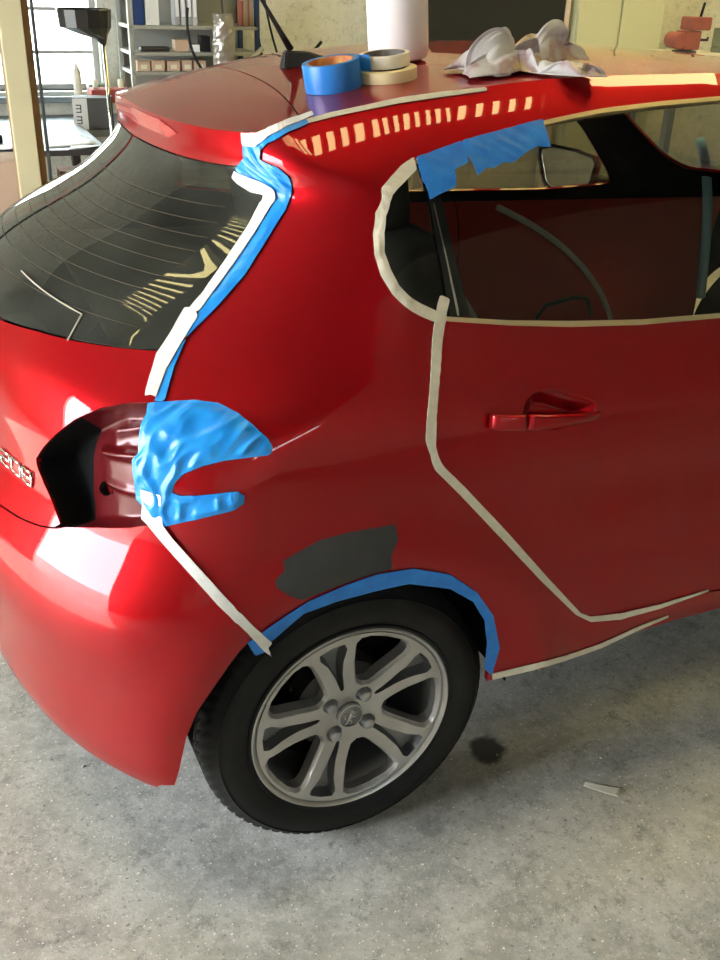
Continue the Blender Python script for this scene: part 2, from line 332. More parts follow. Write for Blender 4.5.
# outlines on the body surface, as (distance round the body, height)
PO={
'lamp':[(0.6445,0.9957),(0.607,0.988),(0.568,0.9719),(0.5261,0.943),(0.494,0.9087),(0.4594,0.8679),(0.4375,0.8374),(0.4439,0.8243),(0.4662,0.8004),(0.499,0.7733),(0.5354,0.7482),(0.5753,0.7611),(0.6243,0.7755),(0.6923,0.7936),(0.727,0.8051),(0.7767,0.8144),(0.8596,0.8405),(0.9292,0.8579),(0.9506,0.8692),(0.9485,0.8823),(0.9264,0.8911),(0.8987,0.888),(0.8509,0.881),(0.8027,0.8748),(0.7815,0.8775),(0.7827,0.8945),(0.7929,0.9112),(0.8218,0.9265),(0.8587,0.9373),(0.9116,0.9441),(0.9465,0.9468),(0.9374,0.9585),(0.9077,0.9717),(0.8562,0.9876),(0.8049,1.0015),(0.7575,1.0103),(0.7129,1.0098),(0.6709,1.0018)],
'mask':[(0.6452,0.9958),(0.6709,1.0018),(0.692,1.006),(0.7129,1.0098),(0.7351,1.0102),(0.7575,1.0103),(0.8049,1.0015),(0.8562,0.9876),(0.9077,0.9717),(0.9374,0.9585),(0.9465,0.9468),(0.9116,0.9441),(0.8848,0.941),(0.8587,0.9373),(0.8402,0.9321),(0.8218,0.9265),(0.7929,0.9112),(0.7827,0.8945),(0.7815,0.8775),(0.8027,0.8748),(0.8268,0.8782),(0.8509,0.881),(0.8747,0.8848),(0.8987,0.888),(0.9264,0.8911),(0.9485,0.8823),(0.9506,0.8692),(0.9292,0.8579),(0.894,0.8499),(0.8596,0.8405),(0.832,0.8326),(0.8044,0.8239),(0.7767,0.8144),(0.7429,0.8213),(0.7232,0.8399),(0.7052,0.8514),(0.6956,0.8842),(0.6773,0.9155),(0.6837,0.9271),(0.671,0.9459),(0.6605,0.9688),(0.6575,0.9827)],
'tape_bumper':[(0.714,0.8736),(0.7372,0.8727),(0.7614,0.8715),(0.7665,0.8463),(0.7726,0.8178),(0.8013,0.7942),(0.827,0.7783),(0.8552,0.7624),(0.885,0.7459),(0.9091,0.7324),(0.9339,0.7181),(0.9591,0.7033),(0.9871,0.6871),(1.0095,0.6701),(1.0276,0.6515),(1.0528,0.6262),(1.0765,0.5976),(1.0696,0.5882),(1.0779,0.5657),(1.0615,0.5838),(1.045,0.6091),(1.0266,0.6331),(1.0059,0.6536),(0.98,0.6711),(0.9511,0.6873),(0.9268,0.7019),(0.9025,0.7159),(0.8786,0.7293),(0.855,0.742),(0.832,0.7544),(0.8094,0.7663),(0.7856,0.78),(0.7638,0.7937),(0.7355,0.8143),(0.7231,0.8201),(0.7224,0.8472)],
'tape_arch':[(1.0307,0.6088),(1.0469,0.6189),(1.0623,0.6291),(1.0771,0.6395),(1.094,0.6498),(1.1106,0.6604),(1.1271,0.6712),(1.1476,0.6775),(1.168,0.6841),(1.1882,0.6908),(1.2068,0.6947),(1.2254,0.6987),(1.244,0.7029),(1.2682,0.7024),(1.2925,0.7022),(1.3168,0.7021),(1.3462,0.6926),(1.3756,0.6831),(1.4048,0.6738),(1.4441,0.6465),(1.4825,0.619),(1.5068,0.587),(1.5293,0.5546),(1.5397,0.5122),(1.5499,0.4692),(1.5436,0.4351),(1.5376,0.4006),(1.5193,0.4227),(1.5195,0.4552),(1.5202,0.4873),(1.5154,0.5172),(1.5106,0.5467),(1.479,0.5979),(1.4502,0.6184),(1.4193,0.6387),(1.3875,0.6481),(1.3559,0.6576),(1.3245,0.6671),(1.3034,0.666),(1.2822,0.6651),(1.2612,0.6643),(1.2354,0.6618),(1.2097,0.6594),(1.1841,0.6573),(1.165,0.6533),(1.1459,0.6494),(1.1269,0.6458),(1.1118,0.6301),(1.0953,0.6147),(1.0711,0.5946),(1.0646,0.5767),(1.048,0.5741)],
'arch':[(0.7678,0.1981),(0.819,0.2805),(0.838,0.3212),(0.8484,0.3508),(0.8586,0.3799),(0.8685,0.4087),(0.8864,0.4399),(0.9049,0.4705),(0.9336,0.5008),(0.9618,0.5296),(0.9847,0.5509),(1.0041,0.5714),(1.0173,0.5916),(1.0393,0.6139),(1.0618,0.6235),(1.0836,0.6333),(1.0999,0.6417),(1.116,0.6503),(1.132,0.6591),(1.1529,0.6647),(1.1737,0.6705),(1.1944,0.6765),(1.2135,0.6801),(1.2325,0.684),(1.2514,0.688),(1.2757,0.6875),(1.3001,0.6872),(1.3245,0.6871),(1.3515,0.6778),(1.3783,0.6686),(1.405,0.6595),(1.4411,0.6339),(1.4751,0.6081),(1.4966,0.579),(1.5169,0.5494),(1.5265,0.5112),(1.536,0.4724),(1.5326,0.4412),(1.5298,0.4097),(1.5307,0.3726),(1.5318,0.3349)],
'primer':[(1.0509,0.7229),(1.0637,0.7371),(1.0546,0.7555),(1.0796,0.7702),(1.095,0.7781),(1.1109,0.7859),(1.137,0.7896),(1.1637,0.793),(1.1868,0.7932),(1.2103,0.7934),(1.2481,0.795),(1.2614,0.7644),(1.2577,0.7363),(1.2728,0.7076),(1.2409,0.7052),(1.2145,0.7),(1.1881,0.6951),(1.1669,0.6893),(1.1457,0.6837),(1.1148,0.6763),(1.0879,0.6899),(1.0589,0.7083)],
'tape_quarter':[(1.1223,1.3565),(1.0794,1.3483),(1.0346,1.3364),(0.9833,1.3207),(0.9244,1.2915),(0.9075,1.2614),(0.9104,1.2312),(0.9261,1.2005),(0.9552,1.1725),(0.9844,1.1529),(1.0157,1.1377),(1.0439,1.1273),(1.0668,1.1246),(1.0668,1.1335),(1.0411,1.1454),(1.0176,1.1543),(0.9915,1.1682),(0.9676,1.184),(0.947,1.209),(0.9339,1.2333),(0.9357,1.26),(0.9487,1.2838),(0.9787,1.3036),(1.0173,1.3189),(1.0495,1.329),(1.0867,1.339)],
'tape_door':[(1.0516,1.1662),(1.0698,1.1594),(1.0659,1.1394),(1.0661,1.1195),(1.0694,1.0991),(1.0771,1.0798),(1.0899,1.0607),(1.1112,1.0416),(1.1411,1.0225),(1.1726,1.0055),(1.2032,0.9883),(1.2286,0.9707),(1.2492,0.9523),(1.2683,0.9331),(1.3143,0.8949),(1.3461,0.8706),(1.3754,0.8452),(1.3968,0.8256),(1.4185,0.8056),(1.441,0.7853),(1.466,0.7646),(1.4926,0.7436),(1.5205,0.7213),(1.5491,0.6986),(1.5777,0.6753),(1.6054,0.6513),(1.6334,0.6265),(1.6612,0.5995),(1.6877,0.5715),(1.7134,0.5428),(1.7385,0.5133),(1.7653,0.4983),(1.8035,0.4943),(1.8424,0.4901),(1.8768,0.4904),(1.9117,0.4907),(1.947,0.491),(1.9781,0.4941),(2.0097,0.4971),(2.0416,0.5001),(2.0738,0.5031),(2.0788,0.4994),(2.0459,0.4944),(2.0136,0.4893),(1.9816,0.4842),(1.95,0.479),(1.9149,0.4768),(1.8803,0.4747),(1.8459,0.4727),(1.8061,0.4789),(1.7672,0.4847),(1.7261,0.5124),(1.7012,0.5399),(1.676,0.5668),(1.6498,0.5929),(1.6234,0.6182),(1.5966,0.642),(1.5696,0.665),(1.5426,0.6872),(1.5148,0.7089),(1.4876,0.7301),(1.461,0.7509),(1.4352,0.7716),(1.4116,0.792),(1.3899,0.8121),(1.3687,0.8317),(1.3472,0.8508),(1.3259,0.8694),(1.3033,0.8875),(1.2747,0.9163),(1.238,0.944),(1.2192,0.9626),(1.197,0.9804),(1.1691,0.9977),(1.1382,1.0147),(1.1092,1.0314),(1.0848,1.0485),(1.0677,1.0657),(1.0569,1.0829),(1.0497,1.1002),(1.046,1.1191),(1.0456,1.136),(1.0469,1.1526)],
'doorseam':[(1.0572,1.1266),(1.0623,1.0995),(1.0694,1.0803),(1.0817,1.0612),(1.1022,1.0421),(1.1313,1.0231),(1.1623,1.0062),(1.1929,0.9891),(1.2184,0.9715),(1.2388,0.9533),(1.2576,0.9342),(1.2848,0.9135),(1.3069,0.8923),(1.3294,0.8751),(1.3502,0.8573),(1.3709,0.8391),(1.3922,0.8193),(1.4139,0.7991),(1.4369,0.7785),(1.4625,0.7576),(1.4892,0.7365),(1.5166,0.7151),(1.5446,0.6932),(1.5723,0.6708),(1.5995,0.6476),(1.6269,0.6237),(1.6541,0.5972),(1.6805,0.5697),(1.7061,0.5414),(1.7311,0.5125),(1.7662,0.4916),(1.8047,0.4867),(1.8441,0.4816),(1.8784,0.4827),(1.9132,0.4839),(1.9484,0.4851),(1.98,0.4877),(2.0119,0.4904),(2.0442,0.4931),(2.0769,0.4957),(2.1099,0.4984)],
'tape_sill':[(1.5395,0.4046),(1.569,0.4051),(1.5977,0.4071),(1.6252,0.4109),(1.6511,0.4144),(1.6814,0.4129),(1.7155,0.4073),(1.7476,0.4071),(1.7784,0.4089),(1.8091,0.4113),(1.843,0.4189),(1.8766,0.4271),(1.9099,0.4361),(1.9459,0.4424),(1.9818,0.4492),(1.9848,0.4419),(1.9499,0.4323),(1.9145,0.4235),(1.8895,0.4161),(1.8642,0.4092),(1.8386,0.4028),(1.8129,0.3967),(1.7818,0.3944),(1.7507,0.3924),(1.7183,0.3925),(1.6838,0.3977),(1.6533,0.3987),(1.6272,0.3944),(1.5995,0.3907),(1.5706,0.3889),(1.541,0.3884)],
'sill':[(1.5271,0.3868),(1.541,0.3884),(1.6272,0.3944),(1.7183,0.3925),(1.8125,0.3983),(1.9138,0.4254),(2.0263,0.4247),(2.1369,0.432)],
'window':[(1.1176,1.3532),(1.073,1.3439),(1.0245,1.33),(0.9727,1.313),(0.9307,1.288),(0.9174,1.2607),(0.9197,1.2317),(0.9324,1.2038),(0.9596,1.1768),(0.9882,1.1567),(1.0173,1.142),(1.0449,1.1317),(1.0762,1.1263),(1.1977,1.1136),(1.3264,1.1039),(1.4841,1.098),(1.6742,1.099)],
'window_top':[(1.1176,1.3532),(1.2241,1.3632),(1.4094,1.3766),(1.5505,1.3852),(1.6952,1.3918),(1.8431,1.3957)],
'window_top_in':[(1.1059,1.3481),(1.2129,1.3582),(1.3985,1.3711),(1.5404,1.3794),(1.6855,1.3858),(1.8333,1.3896)],
'window_bot_in':[(1.0442,1.1362),(1.0749,1.133),(1.1953,1.1213),(1.3227,1.1135),(1.4801,1.1072),(1.6704,1.1077)],
'divider':[(1.1105,1.3509),(1.1562,1.3532),(1.0853,1.2996),(1.1134,1.1325),(1.0746,1.1345)],
'divider_full':[(1.1213,1.3524),(1.1562,1.3532),(1.1206,1.3359),(1.0934,1.3183),(1.0784,1.3004),(1.0743,1.2853),(1.0729,1.2703),(1.0738,1.2554),(1.0762,1.2406),(1.0794,1.2258),(1.0832,1.2108),(1.0878,1.1956),(1.0932,1.1803),(1.0993,1.1647),(1.1059,1.1487),(1.1134,1.1325),(1.0746,1.1345),(1.0686,1.1517),(1.0634,1.1686),(1.0588,1.1852),(1.0549,1.2015),(1.0521,1.2176),(1.05,1.2336),(1.0486,1.2494),(1.0487,1.2653),(1.0509,1.2813),(1.0561,1.2973),(1.0659,1.316),(1.0888,1.3344)],
'divider_line':[(1.0578,1.2927),(1.0603,1.2924),(1.0576,1.2771),(1.0573,1.262),(1.0589,1.2469),(1.0617,1.2319),(1.0651,1.2167),(1.0694,1.1993),(1.0749,1.1817),(1.0813,1.1638),(1.0883,1.1455),(1.0919,1.1336),(1.0881,1.1338),(1.0814,1.151),(1.0756,1.1679),(1.0703,1.1845),(1.0658,1.2008),(1.0623,1.2169),(1.0589,1.2321),(1.0562,1.2471),(1.0546,1.2622),(1.0549,1.2774)],
'tape_win_a':[(1.1176,1.3532),(1.1446,1.3556),(1.1724,1.3582),(1.2008,1.361),(1.2299,1.3641),(1.2016,1.35),(1.1736,1.3358),(1.1348,1.3295),(1.1064,1.3073),(1.0866,1.3037),(1.0717,1.3012),(1.0514,1.2957),(1.0656,1.3236),(1.0891,1.3385)],
'tape_win_b':[(1.2254,1.3633),(1.2511,1.3651),(1.2769,1.3669),(1.303,1.3688),(1.3293,1.3707),(1.3558,1.3726),(1.3825,1.3746),(1.4094,1.3766),(1.3799,1.3591),(1.3467,1.3416),(1.3285,1.3447),(1.2978,1.34),(1.2448,1.3286),(1.2281,1.3302),(1.2036,1.3251),(1.1865,1.3254),(1.1563,1.3166),(1.1874,1.3422)],
'glass':[(0.5889,1.0629),(0.5244,1.0552),(0.4484,1.0473),(0.357,1.0391),(0.2391,1.0232)],
'glass_r':[(0.6021,1.0681),(0.6023,1.1021),(0.6077,1.1557),(0.6143,1.2268),(0.6381,1.307),(0.6563,1.3323),(0.6472,1.3568),(0.6231,1.3809)],
'glass_t':[(0.6274,1.3828),(0.5385,1.3991),(0.3685,1.413),(0.1748,1.4162)],
'hatchseam':[(1.0229,1.432),(0.9985,1.4295),(0.9035,1.4255),(0.8164,1.4194),(0.7108,1.4062),(0.7083,1.3858),(0.7406,1.3769),(0.7643,1.367),(0.7308,1.344),(0.6816,1.3094),(0.6669,1.2909),(0.6576,1.2723),(0.6519,1.2533),(0.6465,1.2344),(0.6426,1.2151),(0.6399,1.1954),(0.6354,1.1772),(0.6315,1.1591),(0.6279,1.1414),(0.6238,1.1258),(0.62,1.1109),(0.6165,1.0968),(0.6134,1.0831),(0.6207,1.063),(0.6287,1.0433),(0.6381,1.0281),(0.6488,1.0134),(0.6602,0.9988)],
'bumpergap':[(0.5354,0.7482),(0.52,0.7406),(0.4828,0.7297),(0.4258,0.7202),(0.3587,0.7135)],
'bumperseam':[(0.7393,0.8225),(0.7587,0.8057),(0.7787,0.7889),(0.8009,0.7764),(0.8247,0.7638),(0.8493,0.751),(0.8745,0.7377),(0.9011,0.7239),(0.9284,0.7094),(0.956,0.6941),(0.9861,0.6764),(1.0103,0.6573),(1.0315,0.6352),(1.0596,0.5981)],
'tape_spoil_w':[(0.7275,1.4288),(0.811,1.4289),(0.9028,1.4352),(1.0009,1.4393),(1.0247,1.4402),(1.0487,1.4411),(1.0494,1.4357),(1.0228,1.4333),(0.9851,1.431),(0.8719,1.424),(0.7644,1.4098),(0.706,1.4119)],
'tape_spoil_b':[(0.8719,1.424),(0.9851,1.431),(1.0156,1.4329),(1.0349,1.4347),(1.0368,1.429),(1.0144,1.4265),(0.9671,1.4238),(0.841,1.4151),(0.79,1.407),(0.7204,1.4035),(0.796,1.4148)],
'tape_corner_b':[(0.7085,1.4134),(0.7964,1.4098),(0.7469,1.3915),(0.7937,1.3799),(0.7852,1.3631),(0.7444,1.344),(0.7068,1.3193),(0.6949,1.3062),(0.6696,1.319),(0.6785,1.3327),(0.65,1.3497),(0.6115,1.3535),(0.5697,1.3564),(0.5952,1.374),(0.6734,1.393)],
'tape_corner_w':[(0.5833,1.3679),(0.6057,1.3621),(0.6563,1.3535),(0.6804,1.3398),(0.6724,1.3191),(0.6269,1.3084),(0.6397,1.3251),(0.5989,1.3305),(0.5647,1.3424),(0.5534,1.3519)],
'tape_long_w':[(0.6262,1.3132),(0.6739,1.3224),(0.6546,1.3059),(0.6434,1.2897),(0.636,1.2733),(0.6312,1.2566),(0.6261,1.2385),(0.6224,1.2199),(0.6197,1.2011),(0.6182,1.1822),(0.6162,1.162),(0.6145,1.1422),(0.613,1.1233),(0.5922,1.1207),(0.5951,1.1362),(0.5982,1.1524),(0.5982,1.1713),(0.5984,1.1906),(0.5993,1.2099),(0.6013,1.2292),(0.6043,1.2524),(0.6103,1.2749),(0.6155,1.2942)],
'tape_long_b':[(0.6739,1.3224),(0.6977,1.3078),(0.6815,1.2892),(0.671,1.2702),(0.664,1.251),(0.6592,1.2321),(0.6556,1.2128),(0.6533,1.1933),(0.648,1.1758),(0.6433,1.1584),(0.6391,1.1413),(0.6339,1.1267),(0.6291,1.1127),(0.6246,1.0993),(0.6205,1.0863),(0.6116,1.0872),(0.6122,1.1047),(0.613,1.1233),(0.6145,1.1422),(0.6162,1.162),(0.6182,1.1822),(0.6197,1.2011),(0.6224,1.2199),(0.6261,1.2385),(0.6312,1.2566),(0.636,1.2733),(0.6434,1.2897),(0.6546,1.3059)],
'tape_low_w':[(0.5853,1.1245),(0.6022,1.1273),(0.6175,1.1152),(0.6183,1.0963),(0.6197,1.0781),(0.6242,1.0585),(0.6294,1.0391),(0.6396,1.0215),(0.6512,1.0044),(0.6403,1.0055),(0.6329,1.0028),(0.6251,1.01),(0.6142,1.0252),(0.6046,1.0408),(0.5953,1.0567),(0.5922,1.0745),(0.5901,1.0927),(0.5877,1.1081)],
'tape_low_b':[(0.6165,1.1119),(0.6247,1.1227),(0.6224,1.104),(0.6205,1.0863),(0.6279,1.0661),(0.6364,1.0463),(0.6464,1.0311),(0.6576,1.0163),(0.6699,1.0017),(0.6538,0.9992),(0.6498,1.007),(0.6389,1.0228),(0.6294,1.0391),(0.6242,1.0585),(0.6197,1.0781),(0.6178,1.0948)],
'handle':[(1.3312,0.9824),(1.3744,0.9533),(1.4387,0.9507),(1.5165,0.9567),(1.5676,0.9634),(1.5473,0.9758),(1.4666,0.9791),(1.3887,0.9808)],
'handle_cup':[(1.3888,0.9794),(1.3714,0.9949),(1.3734,1.0059),(1.3963,1.0071),(1.4396,1.0012),(1.525,0.9835),(1.5547,0.9752),(1.5689,0.9585),(1.5532,0.9398),(1.5127,0.9317),(1.4512,0.9395),(1.4203,0.9524)],
'roofline':[(0.9879,1.4322),(1.0397,1.431),(1.1995,1.4279),(1.3619,1.4265),(1.5174,1.4288),(1.8918,1.4364)],
'tape_roof':[(1.0295,1.4345),(1.0531,1.4346),(1.077,1.4348),(1.0973,1.4341),(1.1179,1.4336),(1.1386,1.433),(1.1595,1.4325),(1.1808,1.4323),(1.2024,1.4323),(1.2267,1.4313),(1.2515,1.4306),(1.2767,1.4303),(1.2987,1.4299),(1.3208,1.4296),(1.3432,1.4293),(1.3658,1.429),(1.364,1.4242),(1.3406,1.4241),(1.3175,1.424),(1.2946,1.4239),(1.2719,1.4239),(1.2467,1.4241),(1.2219,1.4246),(1.1977,1.4255),(1.1757,1.4258),(1.1541,1.4263),(1.1329,1.4271),(1.1119,1.4279),(1.091,1.4286),(1.0629,1.4289),(1.0352,1.4293)],
'recess_dark':[(0.5375,0.9626),(0.5241,0.9081),(0.5157,0.8492),(0.5232,0.7941),(0.5587,0.7564),(0.5654,0.7443)],
'badge':[(0.314,0.7905),(0.4278,0.7937)],
'gridlines':[(0.196,1.0958),(0.4128,1.0804),(0.426,1.0415)],
}

# ------------------------------------------------------------------ the car
XJ = lambda v: float(par(v)[0]+par(v)[1])
XE = lambda v: float(par(v)[3]-par(v)[4])
def Sx(x, v): return 1+x-XJ(v)
car = empty('car', (0, 0, 0), (0, TILT, 0), 'red five-door hatchback with its right rear corner masked in tape for repainting', 'car')
vs = np.concatenate([np.arange(.30, 1.43, .01), [1.4315]])
Ss = np.concatenate([np.linspace(0, 1, 121), np.arange(1.01, 2.25, .011), np.arange(2.28, 4.1, .05)])
def floor_v(S):   # lower edge of the body along S
    q = [(-.1,.255),(.3,.26),(.6,.262),(.768,.262),(.7785,.275),(1.4,.37),(1.525,.385),(1.63,.393),(1.72,.396),(1.81,.401),(1.91,.415),(2.03,.422),(2.14,.428),(3.5,.40),(5.0,.38)]
    return np.interp(S, [a for a, b in q], [b for a, b in q])
LF = np.linspace(0, 1, 22)
def full_grid(Ss):
    # rows follow the lower edge, then even steps up to the roof gutter
    vtop = 1.4315
    P = []; m = 118
    for S in Ss:
        f = float(floor_v(S)); P += [(S, f+(vtop-f)*k/(m-1)) for k in range(m)]
    F = []
    for i in range(len(Ss)-1):
        for j in range(m-1):
            a = i*m+j; F.append((a, a+m, a+m+1, a+1))
    return np.array(P), F
def front_S():
    """columns that end exactly at the nose are handled by running S to the front centre"""
    return None
G = full_grid(Ss)
# the nose closes where S reaches 1+len+1; cut what runs past it
def nose(P): 
    xr, a, w, xf, af = par(P[:, 1]); return P[:, 0]-(2+(xf-af)-(xr+a))
Gx = full_grid(np.concatenate([Ss, np.arange(4.1, 5.6, .05)]))
Gx = clip(Gx, nose(Gx[0]))
PO2 = PO
arch = PO['arch']; lamp = PO['lamp']
archf = [(Sx(2.54+.375*math.cos(t), .40+.0), .40+.355*math.sin(t)) for t in np.linspace(-.25, math.pi+.25, 24)]
archf = [(Sx(2.54+.375*math.cos(t), max(.2, .40+.355*math.sin(t))), .40+.355*math.sin(t)) for t in np.linspace(-.6, math.pi+.6, 30)]
Bx = .93
winL = [(s, v-.07 if v < 1.15 else v) for s, v in PO['window']] + [(Sx(Bx+.05, 1.10), 1.03), (Sx(1.45, 1.11), 1.03), (Sx(1.70, 1.11), 1.05), (Sx(1.40, 1.26), 1.25), (Sx(1.10, 1.365), 1.36), (Sx(Bx, 1.39), 1.392)] + PO['window_top'][::-1]
win = PO['window'] + [(Sx(Bx+.05, 1.10), 1.099), (Sx(1.45, 1.11), 1.105), (Sx(1.66, 1.135), 1.13), (Sx(1.40, 1.26), 1.25), (Sx(1.10, 1.365), 1.36), (Sx(Bx, 1.39), 1.392)] + PO['window_top'][::-1]
def windscreen():
    a = [(Sx(XE(v), v)+.30, v) for v in np.linspace(1.15, 1.405, 10)]
    return a+[(7, 1.405), (7, 1.15)]
wsc = windscreen()
gl_r = PO['glass_r']
glass = [(-.2, 1.045)]+[(0, 1.0405)]+[(.12, 1.0405)]+PO['glass'][::-1]+gl_r+[(.60, 1.375), (.5, 1.372), (.3, 1.368), (0, 1.365), (-.2, 1.365)]
seam = PO['hatchseam']        # from the gutter down to the lamp
iL = [i for i, p in enumerate(lamp)]
lamp_left = lamp[:11]          # top middle -> left -> lower corner
gap = PO['bumpergap']          # lower corner -> towards the centre
tail = [(-.2, 1.5), (seam[1][0], 1.5)] + seam[1:] + lamp_left + gap + [(.2, .728), (-.2, .722)]
bseam = PO['bumperseam']
bump = [(-.2, .1), (-.2, .722), (.2, .728)] + gap[::-1] + [(.62, .79), (.70, .81), (.755, .815)] + bseam[0:] + [(1.2, .55), (1.2, .1)]
bx2 = [(Sx(Bx, v), v) for v in np.linspace(.50, 1.14, 8)]
door = PO['doorseam'][:-1] + [(Sx(Bx, .50), .487)] + bx2 + [(Sx(Bx, 1.3), 1.3), (1.2, 1.3), (1.0404, 1.1266)]
fdoor = [(Sx(Bx, .49)+.004, .487)] + [(s+.004, v) for s, v in bx2] + [(Sx(Bx, 1.3), 1.3), (Sx(1.9, 1.16), 1.3), (Sx(1.86, 1.10), 1.10), (Sx(1.92, .8), .8), (Sx(1.88, .49), .487)]
base = outside(outside(Gx, arch), archf)
side = outside(base, win)
lampless = outside(side, lamp, 0)
t_ = inside(lampless, tail, GAP); t_ = outside(t_, glass, .0015)
tailgate = panel('tailgate', t_, PAINT, car, both=False)
b_ = inside(lampless, bump, GAP)
bumper = panel('rear_bumper', b_, PAINT, car, edge=.012)
q_ = outside(outside(lampless, tail, GAP), bump, GAP)
q_ = outside(outside(q_, door, GAP), fdoor, GAP)
q_ = outside(q_, wsc, .001)
quarter = panel('quarter_panel', q_, PAINT, car, edge=.012)
# door with a cup behind its handle
cup = PO['handle_cup']
d_ = inside(side, door, GAP)
cq = inside(side, door, GAP)
rear_door = empty('rear_door', parent=car)
dd = outside(d_, cup)
panel('door_skin', dd, PAINT, rear_door, edge=.012)
cg = local(cup, .003); cg = inside(cg, cup)
cphi = lambda P: -.030*sst(-sdf(P, cup)/.022)
panel('handle_cup', cg, PAINT, rear_door, edge=0, extra=cphi)
panel('front_door', inside(side, fdoor, GAP), PAINT, car, edge=.012)
# the far side, mirrored, without the repair cut-outs
sideL = outside(outside(full := outside(outside(Gx, archf), [(Sx(.37*math.cos(t), .6), .40+.33*math.sin(t)) for t in np.linspace(-.6, math.pi+.6, 24)]), winL), tail, GAP)
sideL = outside(outside(sideL, bump, GAP), wsc, .001)
sideL = outside(sideL, lamp, GAP)
panel('left_body_side', sideL, PAINT, car, edge=.010, mirror=True)
def join_mirror(o, PF, edge=.01, mt=None):
    o2 = panel('tmp', PF, o.data.materials[0], None, edge=edge, mirror=True)
    bm = bmesh.new(); bm.from_mesh(o.data); bm.from_mesh(o2.data)
    bmesh.ops.remove_doubles(bm, verts=[v for v in bm.verts if abs(v.co.y) < 3e-4], dist=5e-4); bm.to_mesh(o.data); bm.free()
    o.data.polygons.foreach_set('use_smooth', [True]*len(o.data.polygons)); bpy.data.objects.remove(o2)
tl = inside(outside(Gx, lamp), tail, GAP); tl = outside(tl, glass, .0015)
join_mirror(tailgate, tl)
bl = inside(outside(outside(Gx, lamp), arch), bump, GAP)
join_mirror(bumper, bl, .012)
LENS = mat('red_lens', (.35,.01,.012), .08, 0, 1)
panel('tail_lamp', inside(Gx, lamp, GAP), LENS, car, mirror=True)
# glass
gg = inside(Gx, glass, .002)
rg = panel('rear_window', gg, GL_REAR, car, off=-.002, edge=.004); join_mirror(rg, gg, .004)
tag(rg, 'dark dusty rear window')
div = PO['divider']
wtin = PO['window_top_in']; wbin = PO['window_bot_in']
frame_top = PO['window_top'] + [(Sx(Bx, 1.39), 1.392), (Sx(Bx, 1.385), 1.385)] + wtin[::-1]
frame_bot = [PO['window'][11]]+PO['window'][12:] + [(Sx(Bx+.05, 1.10), 1.099), (Sx(Bx+.05, 1.105), 1.106)] + wbin[::-1]
wg = inside(outside(Gx, arch), win, 0)
dg = outside(outside(outside(wg, frame_top), frame_bot), PO['divider_full'])
bpil = [(Sx(Bx-.04, 1.08), 1.06), (Sx(Bx+.05, 1.08), 1.06), (Sx(Bx+.02, 1.25), 1.25), (Sx(Bx+.02, 1.40), 1.41), (Sx(Bx-.07, 1.40), 1.41), (Sx(Bx-.07, 1.25), 1.25)]
dg = outside(dg, bpil)
isq = [(.7, 1.0), (1.07, 1.0), (1.07, 1.12)] + [((a[0]+b[0])/2, (a[1]+b[1])/2) for a, b in zip(div[-2:-1], div[-2:-1])] + [div[0], (1.09, 1.5), (.7, 1.5)]
isq = [(.7, 1.0), (div[4][0]+.003, 1.0), div[4], div[0], (div[0][0], 1.5), (.7, 1.5)]
panel('quarter_window', inside(dg, isq), GL_SIDE, car, off=-.004, edge=.004)
dgl = outside(dg, isq)
isf = [(Sx(Bx, 1.0), .9), (6, .9), (6, 1.6), (Sx(Bx, 1.39), 1.6), (Sx(Bx, 1.25), 1.25)]
panel('door_window', outside(dgl, isf), GL_SIDE, rear_door, off=-.004, edge=.004)
panel('front_door_window', inside(dgl, isf), GL_CLEAR, car, off=-.004, edge=.004)
panel('window_divider', inside(local(PO['divider_full'], .004), PO['divider_full']), GLOSSB, rear_door, off=-.001, edge=.012)
panel('divider_trim', inside(local(PO['divider_line'], .0015), PO['divider_line']), CHROME, rear_door, off=.001, edge=.003)
panel('door_pillar', inside(wg, bpil), GLOSSB, car, off=-.001, edge=.012)
WTRIM = mat('window_trim', (.80,.62,.36), .30, .8)
panel('window_moulding', inside(local(frame_top, .003), frame_top), WTRIM, car, off=.004, edge=.010)
panel('waist_moulding', inside(local(frame_bot, .003), frame_bot), WTRIM, car, off=.004, edge=.010)
panel('left_side_window', inside(Gx, winL, 0), GL_SIDE, car, mirror=True, off=-.004, edge=.004)
wsg = inside(Gx, wsc, .001); w_ = panel('windscreen', wsg, GL_CLEAR, car, off=-.002, edge=.004); join_mirror(w_, wsg, .004)
# black liner behind the panels
gi = grid(np.concatenate([np.linspace(0, 1, 60), np.arange(1.02, 4.0, .04)]), np.linspace(.30, 1.40, 56))
gi = clip(gi, nose(gi[0])+.02)
wingrow = lambda poly, d: poly
gi = clip(gi, floor_v(gi[0][:, 0])+.02-gi[0][:, 1]); giL = clip(gi, -(sdf(gi[0], winL)+.0)); giL = clip(giL, -(sdf(giL[0], glass)-.006)); giL = clip(giL, -(sdf(giL[0], wsc)+.0)); giL = clip(giL, -(sdf(giL[0], archf)-.01)); gi = clip(gi, -(sdf(gi[0], win)+.0)); gi = clip(gi, -(sdf(gi[0], glass)-.006)); gi = clip(gi, -(sdf(gi[0], wsc)+.0)); gi = clip(gi, -(sdf(gi[0], arch)-.01)); gi = clip(gi, -(sdf(gi[0], archf)-.01))
gr = clip(gi, -(sdf(gi[0], lamp)-.012)); gr = clip(gr, -(sdf(gr[0], cup)-.006))
li = panel('inner_shell', gr, DULL, car, off=-.016, edge=0)
join_mirror(li, gi, 0) if False else None
panel('inner_shell', giL, DULL, car, off=-.016, edge=0, mirror=True)
